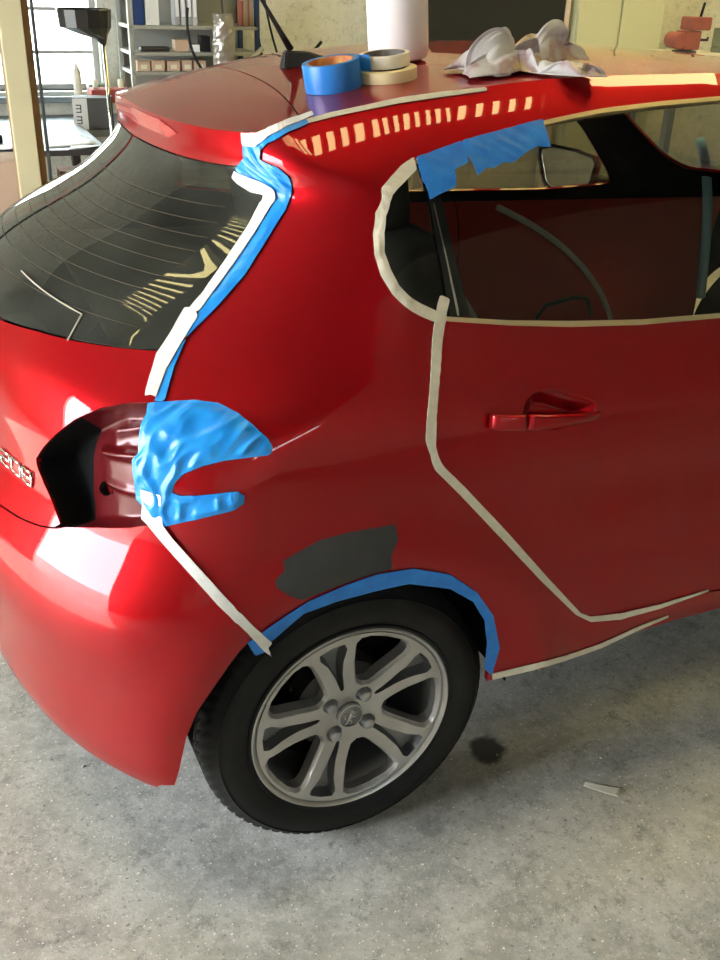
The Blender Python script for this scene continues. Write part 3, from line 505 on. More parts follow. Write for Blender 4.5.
# lamp recess of the removed right tail lamp
lg = inside(local(lamp, .004), lamp, -.004)
def recess(P):
    d = -sdf(P, lamp); t = sst((P[:, 0]-.47)/.20)
    dep = .070*(1-t)+.030*t
    dep = dep*sst((d+.004)/.016)
    x, y = P[:, 0], P[:, 1]
    r1 = np.exp(-((y-.905-.20*(x-.60))/.010)**2)*sst((x-.54)/.04)*sst((.74-x)/.03)
    r2 = np.exp(-((y-.835-.10*(x-.56))/.006)**2)*sst((x-.55)/.05)
    r3 = np.exp(-((y-.955-.35*(x-.62))/.008)**2)*sst((x-.57)/.03)
    r4 = .5*np.exp(-((x-.60-.2*(y-.95))/.012)**2)*sst((y-.90)/.04)
    nn = np.array([noise.noise(Vector((a*14, b*14, 3))) for a, b in P])
    return -dep+(r1*.016+r2*.006+r3*.012+r4*.010+nn*.003)*sst(d/.02)
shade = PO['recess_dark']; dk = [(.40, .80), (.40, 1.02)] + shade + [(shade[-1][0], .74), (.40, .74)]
panel('gap_shade', inside(lg, dk), DULL, car, edge=0, extra=recess)  # black surface stands in for the deep shade at this end of the recess
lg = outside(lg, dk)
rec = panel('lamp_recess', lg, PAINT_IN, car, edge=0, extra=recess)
tag(rec, 'bare dark red metal recess where the tail lamp was removed')
def on_surf(S, v, off=0):
    S = np.array([S]); v = np.array([v]); return Vector((bodys(S, v)+nrm(S, v)*off)[0])
pl = on_surf(.585, .822, -.055)
bm = bmesh.new(); lathe(bm, [(.001, .0), (.006, .0), (.009, .004), (.011, .014), (.013, .02)], 16, 'Z', Matrix.Translation(pl) @ Euler((R(70), 0, R(-40))).to_matrix().to_4x4()); bm_obj('lamp_socket', bm, BLACK, car, True)
# badge on the tailgate
def badge():
    ctr, dx = PO['badge'][0], None
    a = on_surf(*PO['badge'][0], .001); b = on_surf(*PO['badge'][1], .001)
    n = Vector(nrm(np.array([.44]), np.array([.828]))[0]); xdir = (b-a).normalized(); up = n.cross(xdir).normalized()
    if up.z < 0: up = -up
    seg = {'2': [(0,1,1,1),(1,1,1,.5),(1,.5,0,.5),(0,.5,0,0),(0,0,1,0)], '0': [(0,0,0,1),(0,1,1,1),(1,1,1,0),(1,0,0,0)], '8': [(0,0,0,1),(0,1,1,1),(1,1,1,0),(1,0,0,0),(0,.5,1,.5)]}
    L_ = (b-a).length; w = L_/3.5; h = .026
    for k, ch in enumerate('208'):
        bm = bmesh.new()
        for x0, y0, x1, y1 in seg[ch]:
            p0 = a+xdir*(k*w*1.25+x0*w)+up*(y0-.5)*h; p1 = a+xdir*(k*w*1.25+x1*w)+up*(y1-.5)*h
            tube(bm, [p0+n*.002, p1+n*.002], .0024, 6)
        bm_obj('badge_numeral', bm, CHROME, parent=tailgate, smooth=True)
badge()
# roof and spoiler
def ring_xy():
    s = np.concatenate([np.linspace(0, 1, 60), np.linspace(1.005, 2.3, 120)]); q = body(s, np.full(len(s), 1.4315)); return q
def roofz(x, y, ys):
    return 1.4315+lift(x)+crown(y)
def roofmesh(sx):
    """unit param: (S along the gutter, t across to the other side)"""
    return None
XMAX = 1.30
def ring_y(x):
    q = ring_xy(); return np.interp(x, q[:, 0], -q[:, 1])
rx = np.concatenate([-.2378+.05*np.linspace(0, 1, 14)**2, np.arange(-.18, XMAX, .012)]); ry = np.linspace(-1, 1, 97)
def roof_flat(P):
    x = P[:, 0]; yy = P[:, 1]*ring_y(x)
    z = roofz(x, yy, yy); X = np.stack([x, yy, z], -1)
    dzx = (roofz(x+.004, yy, yy)-z)/.004; dzy = (roofz(x, yy+.004, yy+.004)-z)/.004
    N = np.stack([-dzx, -dzy, np.ones_like(x)], -1); N /= np.linalg.norm(N, axis=1, keepdims=True)
    return lean(X), N
rp = grid(rx, ry)
yy = rp[0][:, 1]*ring_y(rp[0][:, 0])
rphi = rp[0][:, 0]-(.0-.20*yy**2)+.0     # hinge line bows rearward towards the sides
roof = panel('roof', clip(rp, -rphi+.0015), PAINT, car, flat=roof_flat, edge=.008)
spo = panel('spoiler', clip(rp, rphi+.0015), PAINT, car, flat=roof_flat, edge=.008)
# raised lamp pod on the spoiler's rear face
bp = [(-.24, 1.398), (-.20, 1.424), (.0, 1.426), (.26, 1.425), (.36, 1.412), (.30, 1.400), (0, 1.398)]
BRK = mat('brake_lens', (.42,.02,.02), .12, 0, .8)
pb_ = inside(local(bp, .005), bp); panel('brake_lamp', pb_, BRK, spo, off=.003, edge=.004)
# heater lines and the pale aerial strip on the rear window
HL = mat('heater_line', (.10,.07,.04), .6)
for k in range(9):
    v = 1.085+.027*k; s_ = np.linspace(0, .55, 26); q = np.concatenate([bodys(-s_[::-1], np.full(26, v))+nrm(-s_[::-1]-1e-4, np.full(26, v))*[[0]], bodys(s_, np.full(26, v))])
    o = tube_obj('heater_line', [tuple(a+np.array([-.001, 0, .0012])) for a in q[::2]], .0005, HL, rg, 4)
gl_ = PO['gridlines']; o = tube_obj('aerial_strip', [tuple(on_surf(gl_[0][0]+(gl_[1][0]-gl_[0][0])*t, gl_[0][1]+(gl_[1][1]-gl_[0][1])*t, .001)) for t in np.linspace(0, 1, 8)]+[tuple(on_surf(*gl_[2], .001))], .0016, mat('pale_strip', (.45,.42,.33), .8), rg, 5)
# door handle
ha, hb = PO['handle'][0], PO['handle'][3]
h0 = on_surf(PO['handle'][0][0]+.001, PO['handle'][1][1]*.5+PO['handle'][0][1]*.5, 0); h1 = on_surf(PO['handle'][4][0], PO['handle'][4][1]-.004, 0)
hn = Vector((0, -1, .05)).normalized()
def handle_seg(name, t0, t1, n=14):
    bm = bmesh.new(); rings = []
    for i in range(n+1):
        t = t0+(t1-t0)*i/n; c = h0.lerp(h1, t)+hn*(.012+.020*math.sin(math.pi*min(1, max(0, t)))**.6)
        hh = .0145*(1-.55*max(0, t-.35)/.65); th = .008
        if i in (0, n): hh *= .93; th *= .8
        rings.append([bm.verts.new(c+Vector((0, 0, 1))*hh*math.copysign(abs(math.sin(a))**.6, math.sin(a))+hn*th*math.copysign(abs(math.cos(a))**.7, math.cos(a))) for a in [2*math.pi*k/16 for k in range(16)]])
    for x, y in zip(rings, rings[1:]):
        for k in range(16): bm.faces.new((x[k], x[(k+1) % 16], y[(k+1) % 16], y[k]))
    bm.faces.new(rings[0]); bm.faces.new(rings[-1])
    return bm_obj(name, bm, PAINT, rear_door, True)
handle_seg('door_handle', .285, .99, 20); handle_seg('handle_end_cap', .0, .27, 8)
# grey primer over the arch
pr = PO['primer']; pg = inside(local(pr, .004), pr); panel('primer_patch', pg, PRIMER, quarter, off=.0006, edge=.0006)
quarter.children[0]['label'] = 'matte grey primer patch above the wheel arch'
# wheel house and arch lip
def wheelhouse(cx, cz, sgn):
    bm = bmesh.new(); prev = None
    for t in np.linspace(-.06, math.pi, 30):
        a = (cx+.335*math.cos(t), cz+.335*math.sin(t)); row = [bm.verts.new((a[0], sgn*y, a[1])) for y in (.835, .70, .56)]
        row.append(bm.verts.new((cx, sgn*.56, cz)))
        if prev:
            for k in range(3):
                bm.faces.new((prev[k], row[k], row[k+1], prev[k+1]))
        prev = row
    return bm_obj('wheel_arch_liner', bm, DULL, car, True)
for cx, cz in ((.0, .36), (2.54, .42)):
    for s in (-1, 1): wheelhouse(cx, cz, s)
# underbody and cabin
rbox('underbody', (-.45, -.50, .34), (3.0, .50, .40), BLACK, car, .03)
rbox('underbody', (.45, -.62, .44), (2.15, .62, .48), BLACK, car, .02)
PLAST = mat('cabin_plastic', (.03,.03,.028), .7)
rbox('parcel_shelf', (-.36, -.56, .965), (.22, .58, .985), PLAST, car, .008)
def seat(x, y, w, parent=car):
    s = empty('seat', parent=parent)
    rbox('cushion', (x, y-w/2, .56), (x+.48, y+w/2, .72), SEATM, s, .05, smooth=True, seg=4)
    bm = bmesh.new(); add_box(bm, (-.06, -w/2, 0), (.06, w/2, .56), .045, seg=4)
    bm_obj('backrest', bm, SEATM, s, True, (x-.02, y, .66), (0, R(-14), 0))
    bm = bmesh.new(); add_box(bm, (-.04, -.13, 0), (.04, .13, .17), .035, seg=4)
    bm_obj('head_restraint', bm, SEATM, s, True, (x-.16, y, 1.20), (0, R(-10), 0))
    return s
for x, y, w in ((.34, -.34, .5), (.34, .36, .5)): seat(x, y, w)
# far side inner panels with their grey seals, seen through the windows
bm = bmesh.new()
sx_ = [.45+.06*i for i in range(29)]
rows = [(.50, .745), (.62, .75), (.8, .75), (.95, .735), (1.01, .72)]
vv_ = [[bm.verts.new((x, y, z)) for z, y in rows] for x in sx_]
for a, b in zip(vv_, vv_[1:]):
    for k in range(len(rows)-1): bm.faces.new((a[k], b[k], b[k+1], a[k+1]))
bm_obj('inner_door_panel', bm, mat('inner_red', (.50,.03,.02), .45, 0, .5, .1), car, True)
def arc(p0, p1, p2, n=16): 
    return [Vector(p0)*(1-t)**2+Vector(p1)*2*t*(1-t)+Vector(p2)*t*t for t in [i/n for i in range(n+1)]]
tube_obj('door_seal', arc((1.13, .71, .99), (1.55, .72, .83), (1.70, .72, .56)), .011, GREYSEAL, car)
tube_obj('door_seal', arc((.80, .71, .86), (1.02, .72, .74), (1.12, .72, .56)), .011, GREYSEAL, car)
tube_obj('door_seal', arc((.78, .71, .80), (.96, .72, .70), (1.02, .72, .56)), .008, GREYSEAL, car)
tube_obj('inner_pull', [(1.36, .72, .58), (1.38, .70, .635), (1.50, .70, .66), (1.56, .70, .65), (1.60, .72, .58)], .008, BLACK, car)
tube_obj('belt_strap', arc((1.90, .66, 1.22), (2.05, .70, 1.05), (2.12, .72, .62)), .018, mat('pale_blue_strap', (.38,.70,.82), .6), car)
# left door mirror
mir = empty('door_mirror', parent=car)
mc = Vector((1.56, .965, 1.06))
sh = [(-.12, .045), (-.105, .066), (-.03, .078), (.07, .080), (.118, .066), (.12, .04), (.085, -.045), (.055, -.065), (-.02, -.075), (-.085, -.055), (-.11, -.02)]
def mirror_shell(name, s0, depth, m, x0, grow=1.0):
    bm = bmesh.new(); rings = []
    for k, (dx, sc_) in enumerate(((0, 1.0), (.02, 1.02), (.06, .9), (.09, .6), (.10, .25))):
        rings.append([bm.verts.new((mc.x+x0+dx*depth, mc.y+a*sc_*s0, mc.z+b*sc_*s0)) for a, b in sh])
    for x, y in zip(rings, rings[1:]):
        for k in range(len(sh)): bm.faces.new((x[k], x[(k+1) % len(sh)], y[(k+1) % len(sh)], y[k]))
    bm.faces.new(rings[-1])
    return bm_obj(name, bm, m, mir, True)
mir.matrix_local = Matrix.Translation(mc) @ Matrix.Rotation(R(22), 4, 'Z') @ Matrix.Translation(-mc)
mirror_shell('mirror_housing', 1.08, 1, PAINT, 0)
bm = bmesh.new(); tube(bm, [(mc.x, mc.y+a*1.06, mc.z+b*1.06) for a, b in sh+sh[:1]], .006, 6); bm_obj('mirror_rim', bm, GLOSSB, mir, True)
bm = bmesh.new(); bm.faces.new([bm.verts.new((mc.x+.006, mc.y+a*.98, mc.z+b*.98)) for a, b in sh]); mg = bm_obj('mirror_glass', bm, mat('mirror', (.85,.9,.92), .02, 1), mir)
rbox('mirror_arm', (1.58, .80, 1.02), (1.66, .90, 1.06), BLACK, mir, .01)

# ------------------------------------------------------------------ wheels
def make_wheel(name):
    w = empty(name, parent=car)
    # tyre: revolved profile with ribs and sipes cut in the tread
    prof = [(.206, .004), (.214, -.004), (.222, -.006), (.224, -.002), (.236, -.008), (.252, -.011), (.266, -.010), (.280, -.004), (.2815, -.006), (.285, -.001), (.296, .006), (.303, .014), (.3075, .024)]
    tr = [.034, .044, .050, .052, .060, .070, .076, .078, .088, .096, .104, .106, .112, .122, .132, .134, .138, .150]
    prof = prof+[(.3095 if y not in (.052, .078, .106, .134) else .302, y) for y in tr]
    prof += [(.3075, .162), (.300, .174), (.280, .186), (.252, .194), (.222, .190), (.206, .180)]
    n = 288; bm = bmesh.new(); rings = []
    for r, y in prof:
        ring = []
        for i in range(n):
            a = 2*math.pi*i/n; rr = r
            if r > .299 and .008 < y < .17:
                s = (i+int(abs(y-.092)*90)) % 4
                if s < 1 and not (.085 < y < .10): rr -= .005
            elif .290 < r <= .304 and y < .02 and i % 4 < 1: rr -= .003
            ring.append(bm.verts.new((math.cos(a)*rr, y, math.sin(a)*rr)))
        rings.append(ring)
    for a, b in zip(rings, rings[1:]):
        for i in range(n): bm.faces.new((a[i], a[(i+1) % n], b[(i+1) % n], b[i]))
    sharp(bm_obj('tyre', bm, RUBBER, w, True), 30)
    # rim: lip, barrel
    rim = lathe_obj('rim', [(.200, .012), (.2045, .003), (.2085, -.004), (.2135, -.0065), (.2165, -.004), (.2165, .004), (.208, .012), (.200, .022), (.196, .022), (.198, .014)], ALLOY, w, 120, 'Y', cap=False)
    lathe_obj('rim_barrel', [(.197, .022), (.188, .06), (.186, .17), (.181, .17), (.183, .06), (.190, .03)], ALLOYD, rim, 96, 'Y', close=True, cap=False)
    lathe_obj('backing_plate', [(.0005, .115), (.150, .115), (.180, .13), (.180, .135), (.0005, .135)], DULL, w, 48, 'Y', cap=False)
    # face plate with five wide openings and five narrow pockets between paired bars
    rr = np.concatenate([np.linspace(.026, .204, 62)]); tt = np.linspace(0, 2*math.pi, 401)
    P, F = grid(rr, tt)
    hole = [(.076, 0), (.080, .013), (.092, .022), (.125, .040), (.160, .056), (.172, .059), (.182, .053), (.189, .036), (.192, 0)]; hole = hole+[(a, -b) for a, b in hole[-2:0:-1]]
    slot = [(.064, 0), (.070, .0045), (.11, .0085), (.150, .017), (.176, .029), (.189, .027), (.193, 0)]; slot = slot+[(a, -b) for a, b in slot[-2:0:-1]]
    dh = np.full(len(P), 9.); ds = np.full(len(P), 9.)
    for k in range(5):
        for off, poly, tgt in ((70.5, hole, 0), (106.5, slot, 1)):
            a0 = R(off+72*k); d = P[:, 1]-a0; q = np.stack([P[:, 0]*np.cos(d), P[:, 0]*np.sin(d)], -1); s = sdf(q, poly)
            if tgt == 0: dh = np.minimum(dh, s)
            else: ds = np.minimum(ds, s)
    dl = np.full(len(P), 9.)
    for k in range(4):
        a0 = R(54+90*k); q = np.hypot(P[:, 0]*np.cos(P[:, 1])-.052*math.cos(a0), P[:, 0]*np.sin(P[:, 1])-.052*math.sin(a0)); dl = np.minimum(dl, q)
    def height(P, dh, ds, dl):
        r = P[:, 0]
        y = .020*(1-sst((r-.045)/.13))+.002*np.sin(r*60)
        y = y+.009*(1-sst(dh/.006))                      # bevel down to the openings
        y = y+.026*sst(-ds/.004)                   # pocket between the bars
        y = y+.012*sst((.017-dl)/.004)                   # bolt wells
        return y
    P3_ = np.concatenate([P, dh[:, None], ds[:, None], dl[:, None]], 1)
    V, F2 = clip((P3_, F), -dh)
    for nm, keep, mm in (('spokes', -1, ALLOY), ('spoke_pockets', 1, ALLOYD)):
        W_, F3 = clip((V, F2), keep*V[:, 3])
        y = height(W_[:, :2], W_[:, 2], W_[:, 3], W_[:, 4])
        X = np.stack([W_[:, 0]*np.cos(W_[:, 1]), y, W_[:, 0]*np.sin(W_[:, 1])], -1)
        cnt = {}
        for f in F3:
            for i, a in enumerate(f):
                b = f[(i+1) % len(f)]; k = (min(a, b), max(a, b)); cnt.setdefault(k, []).append((a, b))
        bd = [c[0] for k, c in cnt.items() if len(c) == 1 and abs(W_[k[0], 2]) < 1e-4 and abs(W_[k[1], 2]) < 1e-4]
        vs_ = sorted({i for e in bd for i in e}); mp = {v: len(X)+k for k, v in enumerate(vs_)}
        if vs_:
            back = X[vs_].copy(); back[:, 1] += .026
            X = np.vstack([X, back]); F3 = list(F3)+[(b, a, mp[a], mp[b]) for a, b in bd]
        me = bpy.data.meshes.new(nm); me.from_pydata(X.tolist(), [], F3)
        bm = bmesh.new(); bm.from_mesh(me); bmesh.ops.remove_doubles(bm, verts=bm.verts, dist=2e-5); bmesh.ops.recalc_face_normals(bm, faces=bm.faces); bm.to_mesh(me); bm.free()
        o = sharp(link(nm, me, mm, rim), 32)
        if keep > 0: o['kind'] = 'stuff'
    # brake drum and hub behind
    lathe_obj('brake_drum', [(.02, .045), (.09, .045), (.104, .052), (.106, .10), (.02, .10)], STEEL, w, 48, 'Y')
    cap = lathe_obj('centre_cap', [(.0005, .010), (.022, .010), (.0255, .0115), (.027, .016), (.0275, .024)], mat('cap_dark', (.22,.22,.22), .35, .7), w, 40, 'Y', cap=False)
    lathe_obj('cap_ring', [(.0275, .016), (.0272, .0095), (.0250, .0085), (.0242, .0105)], ALLOY, cap, 40, 'Y', cap=False)
    # rampant lion mark as raised silver pieces
    bm = bmesh.new()
    def blob(pts, r, tp=None):
        tube(bm, [(x, .0085, z) for x, z in pts], r, 6, tp)
    blob([(-.006, -.010), (-.003, -.002), (.0, .006), (.001, .011)], .0042, [.7, .9, 1, .6])     # body
    blob([(.001, .011), (.005, .014), (.008, .013)], .0038, [1, .9, .4])                       # head
    blob([(.001, .004), (.008, .006), (.013, .010)], .0020, [1, .9, .5]); blob([(.0, .0), (.008, -.001), (.013, .002)], .0020, [1, .9, .5])
    blob([(-.004, -.007), (.002, -.011), (.002, -.018), (.006, -.019)], .0024, [1, 1, .8, .5]); blob([(-.006, -.008), (-.009, -.014), (-.013, -.018)], .0024, [1, .9, .5])
    blob([(-.006, -.006), (-.013, -.004), (-.014, .004), (-.010, .010)], .0015, [1, .9, .8, 1.2])
    bm_obj('lion_emblem', bm, ALLOY, cap, True)
    for k in range(4):
        a0 = R(54+90*k); M = Matrix.Translation((.052*math.cos(a0), 0, .052*math.sin(a0)))
        bm = bmesh.new(); lathe(bm, [(.0005, .0045), (.009, .005), (.0122, .0075), (.013, .012), (.0142, .018), (.0155, .034)], 12, 'Y', M); bm_obj('lug_bolt', bm, mat('bolt_grey', (.42,.42,.42), .35, .7), w, True)
    bm = bmesh.new(); tube(bm, [(.165*math.cos(R(142)), .03, .165*math.sin(R(142))), (.170*math.cos(R(142)), .006, .170*math.sin(R(142)))], .0035, 8); bm_obj('valve', bm, BLACK, w, True)
    return w
def copy_tree(o, parent=None):
    c = o.copy(); COL.objects.link(c); c.parent = parent
    for ch in list(o.children): copy_tree(ch, c)
    return c
wh = make_wheel('wheel'); wh.location = (0, -.8076, .31); wh.rotation_euler = (-.0254, 0, .0178)
w2 = copy_tree(wh, car); w2.location = (2.54, -.80, .402); w2.rotation_euler = (0, R(20), 0)
w3 = copy_tree(wh, car); w3.location = (0, .80, .31); w3.rotation_euler = (0, R(35), R(180))
w4 = copy_tree(wh, car); w4.location = (2.54, .80, .402); w4.rotation_euler = (0, R(50), R(180))
tag(wh, 'right rear alloy wheel under the taped arch')

# ------------------------------------------------------------------ tape and film stuck on the body
def patch(name, key, m, label, cat='tape', off=.0022, edge=.0014, step=.0035, amp=.0, cr=0, seed=0, group=None, flat=None):
    poly = PO[key]; g = inside(local(poly, step), poly)
    def ex(P):
        e = np.zeros(len(P))
        if amp: e = e+np.maximum(-.6, nz3(P, 45, seed))*amp
        if cr: e = e+np.maximum(0, crease(P, 26, seed))*cr*sst(-sdf(P, poly)/.012)
        return e
    o = panel(name, g, m, None, off=off, edge=edge, extra=ex)
    return on_car(o, label, cat, group)
patch('lamp_masking_film', 'mask', BLUE_C, 'crumpled bright blue masking film claw-shaped over the tail lamp opening', 'masking film', off=.0024, cr=.006, seed=3, amp=.0015)
patch('masking_tape_strip', 'tape_bumper', MASK_L, 'straight white masking tape from the blue lamp film down to the wheel arch', off=.0062, amp=.0004, seed=1)
patch('masking_tape_strip', 'tape_arch', BLUE, 'blue masking tape curving around the rear wheel arch lip', off=.003, amp=.0006, seed=2)
patch('masking_tape_strip', 'tape_quarter', MASK_W, 'cream masking tape curving round the back of the small quarter window', off=.005, amp=.002, cr=.0015, seed=4)
patch('masking_tape_strip', 'tape_door', MASK_W, 'long cream masking tape running down the rear edge of the rear door', off=.0035, amp=.0006, seed=5)
patch('masking_tape_strip', 'tape_sill', MASK_W, 'thin cream masking tape along the bottom edge of the sill', off=.003, seed=6, step=.0025)
patch('masking_tape_strip', 'tape_win_a', BLUE, 'torn blue tape over the top rear corner of the door window', off=.010, amp=.002, seed=7)
patch('masking_tape_strip', 'tape_win_b', BLUE, 'torn blue tape along the top edge of the door window', off=.012, amp=.002, seed=8)
patch('masking_tape_strip', 'tape_spoil_b', BLUE_C, 'short blue tape strip under the white one at the end of the roof gutter', off=.0035, amp=.001, seed=9)
patch('masking_tape_strip', 'tape_spoil_w', MASK_L, 'short white masking tape at the front corner of the spoiler', off=.0055, amp=.0015, seed=10)
patch('masking_tape_strip', 'tape_corner_b', BLUE_C, 'wrinkled blue tape wrapped round the top corner of the rear window', off=.004, amp=.002, cr=.003, seed=11)
patch('masking_tape_strip', 'tape_corner_w', MASK_L, 'torn white masking tape on the top corner of the rear window', off=.008, amp=.002, cr=.002, seed=12)
patch('masking_tape_strip', 'tape_long_b', BLUE_C, 'blue tape strip on the pillar beside the rear window', off=.004, amp=.0015, cr=.002, seed=13)
patch('masking_tape_strip', 'tape_long_w', MASK_L, 'long white masking tape down the right edge of the rear window', off=.0065, amp=.001, seed=14)
patch('masking_tape_strip', 'tape_low_b', BLUE_C, 'narrow blue tape strip just above the blue lamp film', off=.004, amp=.001, seed=15)
patch('masking_tape_strip', 'tape_low_w', MASK_L, 'short white masking tape between rear window and lamp opening', off=.0065, amp=.001, seed=16)
patch('masking_tape_strip', 'tape_roof', MASK_W, 'thin cream masking tape along the roof gutter', off=.003, seed=17, step=.0025)

# ------------------------------------------------------------------ things on the roof
def roof_at(x, y):
    return float(1.4315+lift(x)+crown(y)-.035*sst((y-.12)/.48))
def roof_frame(x, y):
    z = roof_at(x, y); n = Vector((-(roof_at(x+.05, y)-roof_at(x-.05, y))/.1, -(roof_at(x, y+.05)-roof_at(x, y-.05))/.1, 1)).normalized()
    q = Vector((0, 0, 1)).rotation_difference(n).to_matrix().to_4x4()
    return CAR_M @ Matrix.Translation((x, y, z)) @ q
def roll(x, y, r0, r1, h, mo, mi, label, lift_=0.0, tilt=0, flap=False):
    e = empty('tape_roll', label=label, cat='tape roll'); e.matrix_world = roof_frame(x, y) @ Matrix.Translation((0, 0, lift_)) @ Matrix.Rotation(tilt, 4, 'X')
    lathe_obj('tape_winding', [(r1, .0), (r1, .0), (r0, .0), (r0+.0006, .002), (r0+.0006, h-.002), (r0, h), (r1, h)], mo, e, 72, cap=False)
    lathe_obj('cardboard_core', [(r1, .0), (r1, h-.0005), (r1-.003, h-.0005), (r1-.003, .0)], mi, e, 72, close=True, cap=False)
    if flap:
        bm = bmesh.new(); pts = []
        for k in range(7):
            a = R(-20)-R(4)*k; rr = r0+.001+.0014*k*k*.25; pts.append((rr*math.cos(a+R(40)), rr*math.sin(a+R(40))-.004*k))
        A = [bm.verts.new((px, py, .0)) for px, py in pts]; B = [bm.verts.new((px, py, h)) for px, py in pts]
        for i in range(len(A)-1): bm.faces.new((A[i], A[i+1], B[i+1], B[i]))
        o = bm_obj('loose_end', bm, mo, e, True); sm = o.modifiers.new('thick', 'SOLIDIFY'); sm.thickness = .0008
    return e
CORE = mat('yellow_card', (.75,.42,.10), .7, var=(.55,.12,.05), vscale=60); CORED = mat('dark_core', (.12,.10,.09), .8, var=(.3,.25,.2), vscale=70)
roll(.060, -.398, .0525, .043, .048, mat('blue_tape_roll', (.02,.20,.60), .35), CORE, 'roll of blue masking tape standing at the back of the roof', flap=True)
roll(.160, -.412, .056, .038, .020, mat('cream_tape_roll', (.80,.66,.36), .5), CORED, 'wider cream masking tape roll lying flat beneath another')
roll(.164, -.395, .0475, .040, .022, mat('pale_tape_roll', (.84,.75,.58), .5), CORED, 'smaller cream masking tape roll on top of the wider one', lift_=.0215)
bt = empty('spray_bottle', label='white cylindrical plastic bottle standing on the roof behind the tape rolls', cat='bottle'); bt.matrix_world = roof_frame(.275, -.215) @ Matrix.Translation((0, 0, .002))
lathe_obj('bottle_body', [(.0005, .0), (.048, .0), (.057, .004), (.061, .014), (.062, .03), (.062, .24), (.056, .262), (.03, .285), (.02, .29), (.02, .30)], mat('white_plastic', (.86,.80,.78), .35, var=(.80,.70,.68), vscale=12), bt, 56)
lathe_obj('bottle_cap', [(.023, .298), (.024, .30), (.024, .33), (.022, .334), (.0005, .334)], mat('grey_cap', (.4,.4,.4), .4), bt, 32)
ant = empty('antenna_mast', parent=car)
zz = roof_at(.10, -.09)
bm = bmesh.new()
b0 = [(-.035, -.020), (.070, -.016), (.085, 0), (.070, .016), (-.035, .020)]; 
l0 = [bm.verts.new((.10+a, -.09+b, roof_at(.10+a, -.09+b)+.001)) for a, b in b0]; l1 = [bm.verts.new((.085+a*.45, -.09+b*.55, zz+.028)) for a, b in b0]
bm.faces.new(l1); 
for i in range(5): bm.faces.new((l0[i], l0[(i+1) % 5], l1[(i+1) % 5], l1[i]))
bmesh.ops.bevel(bm, geom=list(bm.edges), offset=.003, segments=2, affect='EDGES'); bm_obj('antenna_base', bm, BLACK, ant)
at = (0.015, -0.1, 1.588)
tube_obj('antenna_rod', [(.083, -.09, zz+.03), (.083+(at[0]-.083)*.5, (-.09+at[1])/2, zz+.03+(at[2]-zz-.03)*.5), at, tuple(Vector(at)+(Vector(at)-Vector((.083, -.09, zz+.03)))*.8)], .0062, BLACK, ant, 10, [1.25, .85, .6, .5])
# crumpled rag: a sheet laid in overlapping folds along a bent line, with one loose end trailing
def rag():
    def nz(a, b, c): return noise.noise(Vector((a, b, c)))
    bm = bmesh.new()
    def sheet_part(path, width, height, folds, nx, ny, seed):
        rows = []; P = [Vector((*p, 0)) for p in path]; n = len(P)-1
        for i in range(nx):
            u = i/(nx-1); k = min(int(u*n), n-1); t = u*n-k; c = P[k].lerp(P[k+1], t*t*(3-2*t)*.5+t*.5); d = (P[min(k+1, n)]-P[k]).normalized(); s_ = Vector((-d.y, d.x, 0))
            row = []
            for j in range(ny):
                v = j/(ny-1); w = v-.5; edge = min(1, min(u, 1-u)*7)*min(1, min(v, 1-v)*5); edge = edge**.6
                ph = u*2*math.pi*folds+2.2*nz(v*2.2+seed, u*2.0, 1)+w*2.5; h = height(u)
                al = .55*math.sin(ph)*h+.35*math.sin(2*ph+1.3)*h*nz(u*5, v*3+seed, 3)
                across = w*width(u)+.30*h*math.sin(v*2*math.pi*1.4+3*nz(u*3, v*2, seed+4))
                z = h*(.52+.40*math.sin(ph+1.1)+.75*nz(u*7+seed, v*4, 8)+.25*nz(u*17, v*12, seed))*(1-abs(2*w)**3*.5)
                z = .004+max(z, .10*h*(1+nz(u*20, v*14, 2)))*(.12+.88*edge)
                q = c+d*al+s_*across
                row.append(bm.verts.new((q.x, q.y, roof_at(q.x, q.y)+z)))
            rows.append(row)
        for a, b in zip(rows, rows[1:]):
            for j in range(ny-1): bm.faces.new((a[j], b[j], b[j+1], a[j+1]))
    g = lambda u, m, s: math.exp(-((u-m)/s)**2)
    sheet_part([(.285, -.475), (.35, -.47), (.43, -.44), (.50, -.40), (.585, -.375)], lambda u: .105-.03*g(u, .5, .15), lambda u: .034+.024*g(u, .22, .18)+.040*g(u, .85, .16), 4.2, 110, 60, 3)
    sheet_part([(.375, -.445), (.40, -.50), (.415, -.555), (.45, -.60), (.495, -.615)], lambda u: .034+.006*math.sin(u*6), lambda u: .020+.018*g(u, .0, .25), 1.6, 60, 22, 11)
    me = bpy.data.meshes.new('rag'); bm.to_mesh(me); bm.free(); o = link('rag', me, None, None)
    m = mat('rag_cloth', (.56,.53,.50), .95, var=(.33,.17,.16), vscale=13, bump=.35, bscale=300, detail=3); me.materials.append(m)
    rp_ = m.node_tree.nodes['Color Ramp'].color_ramp; e = rp_.elements.new(.46); e.color = (.52,.47,.48,1); e = rp_.elements.new(.53); e.color = (.40,.27,.27,1); e = rp_.elements.new(.60); e.color = (.55,.42,.22,1)
    ss = o.modifiers.new('smooth', 'SUBSURF'); ss.levels = 1; ss.render_levels = 1
    sm = o.modifiers.new('thick', 'SOLIDIFY'); sm.thickness = .0016; sm.offset = 1
    return on_car(o, 'crumpled stained white and pink rag lying on the roof', 'rag')
rag()

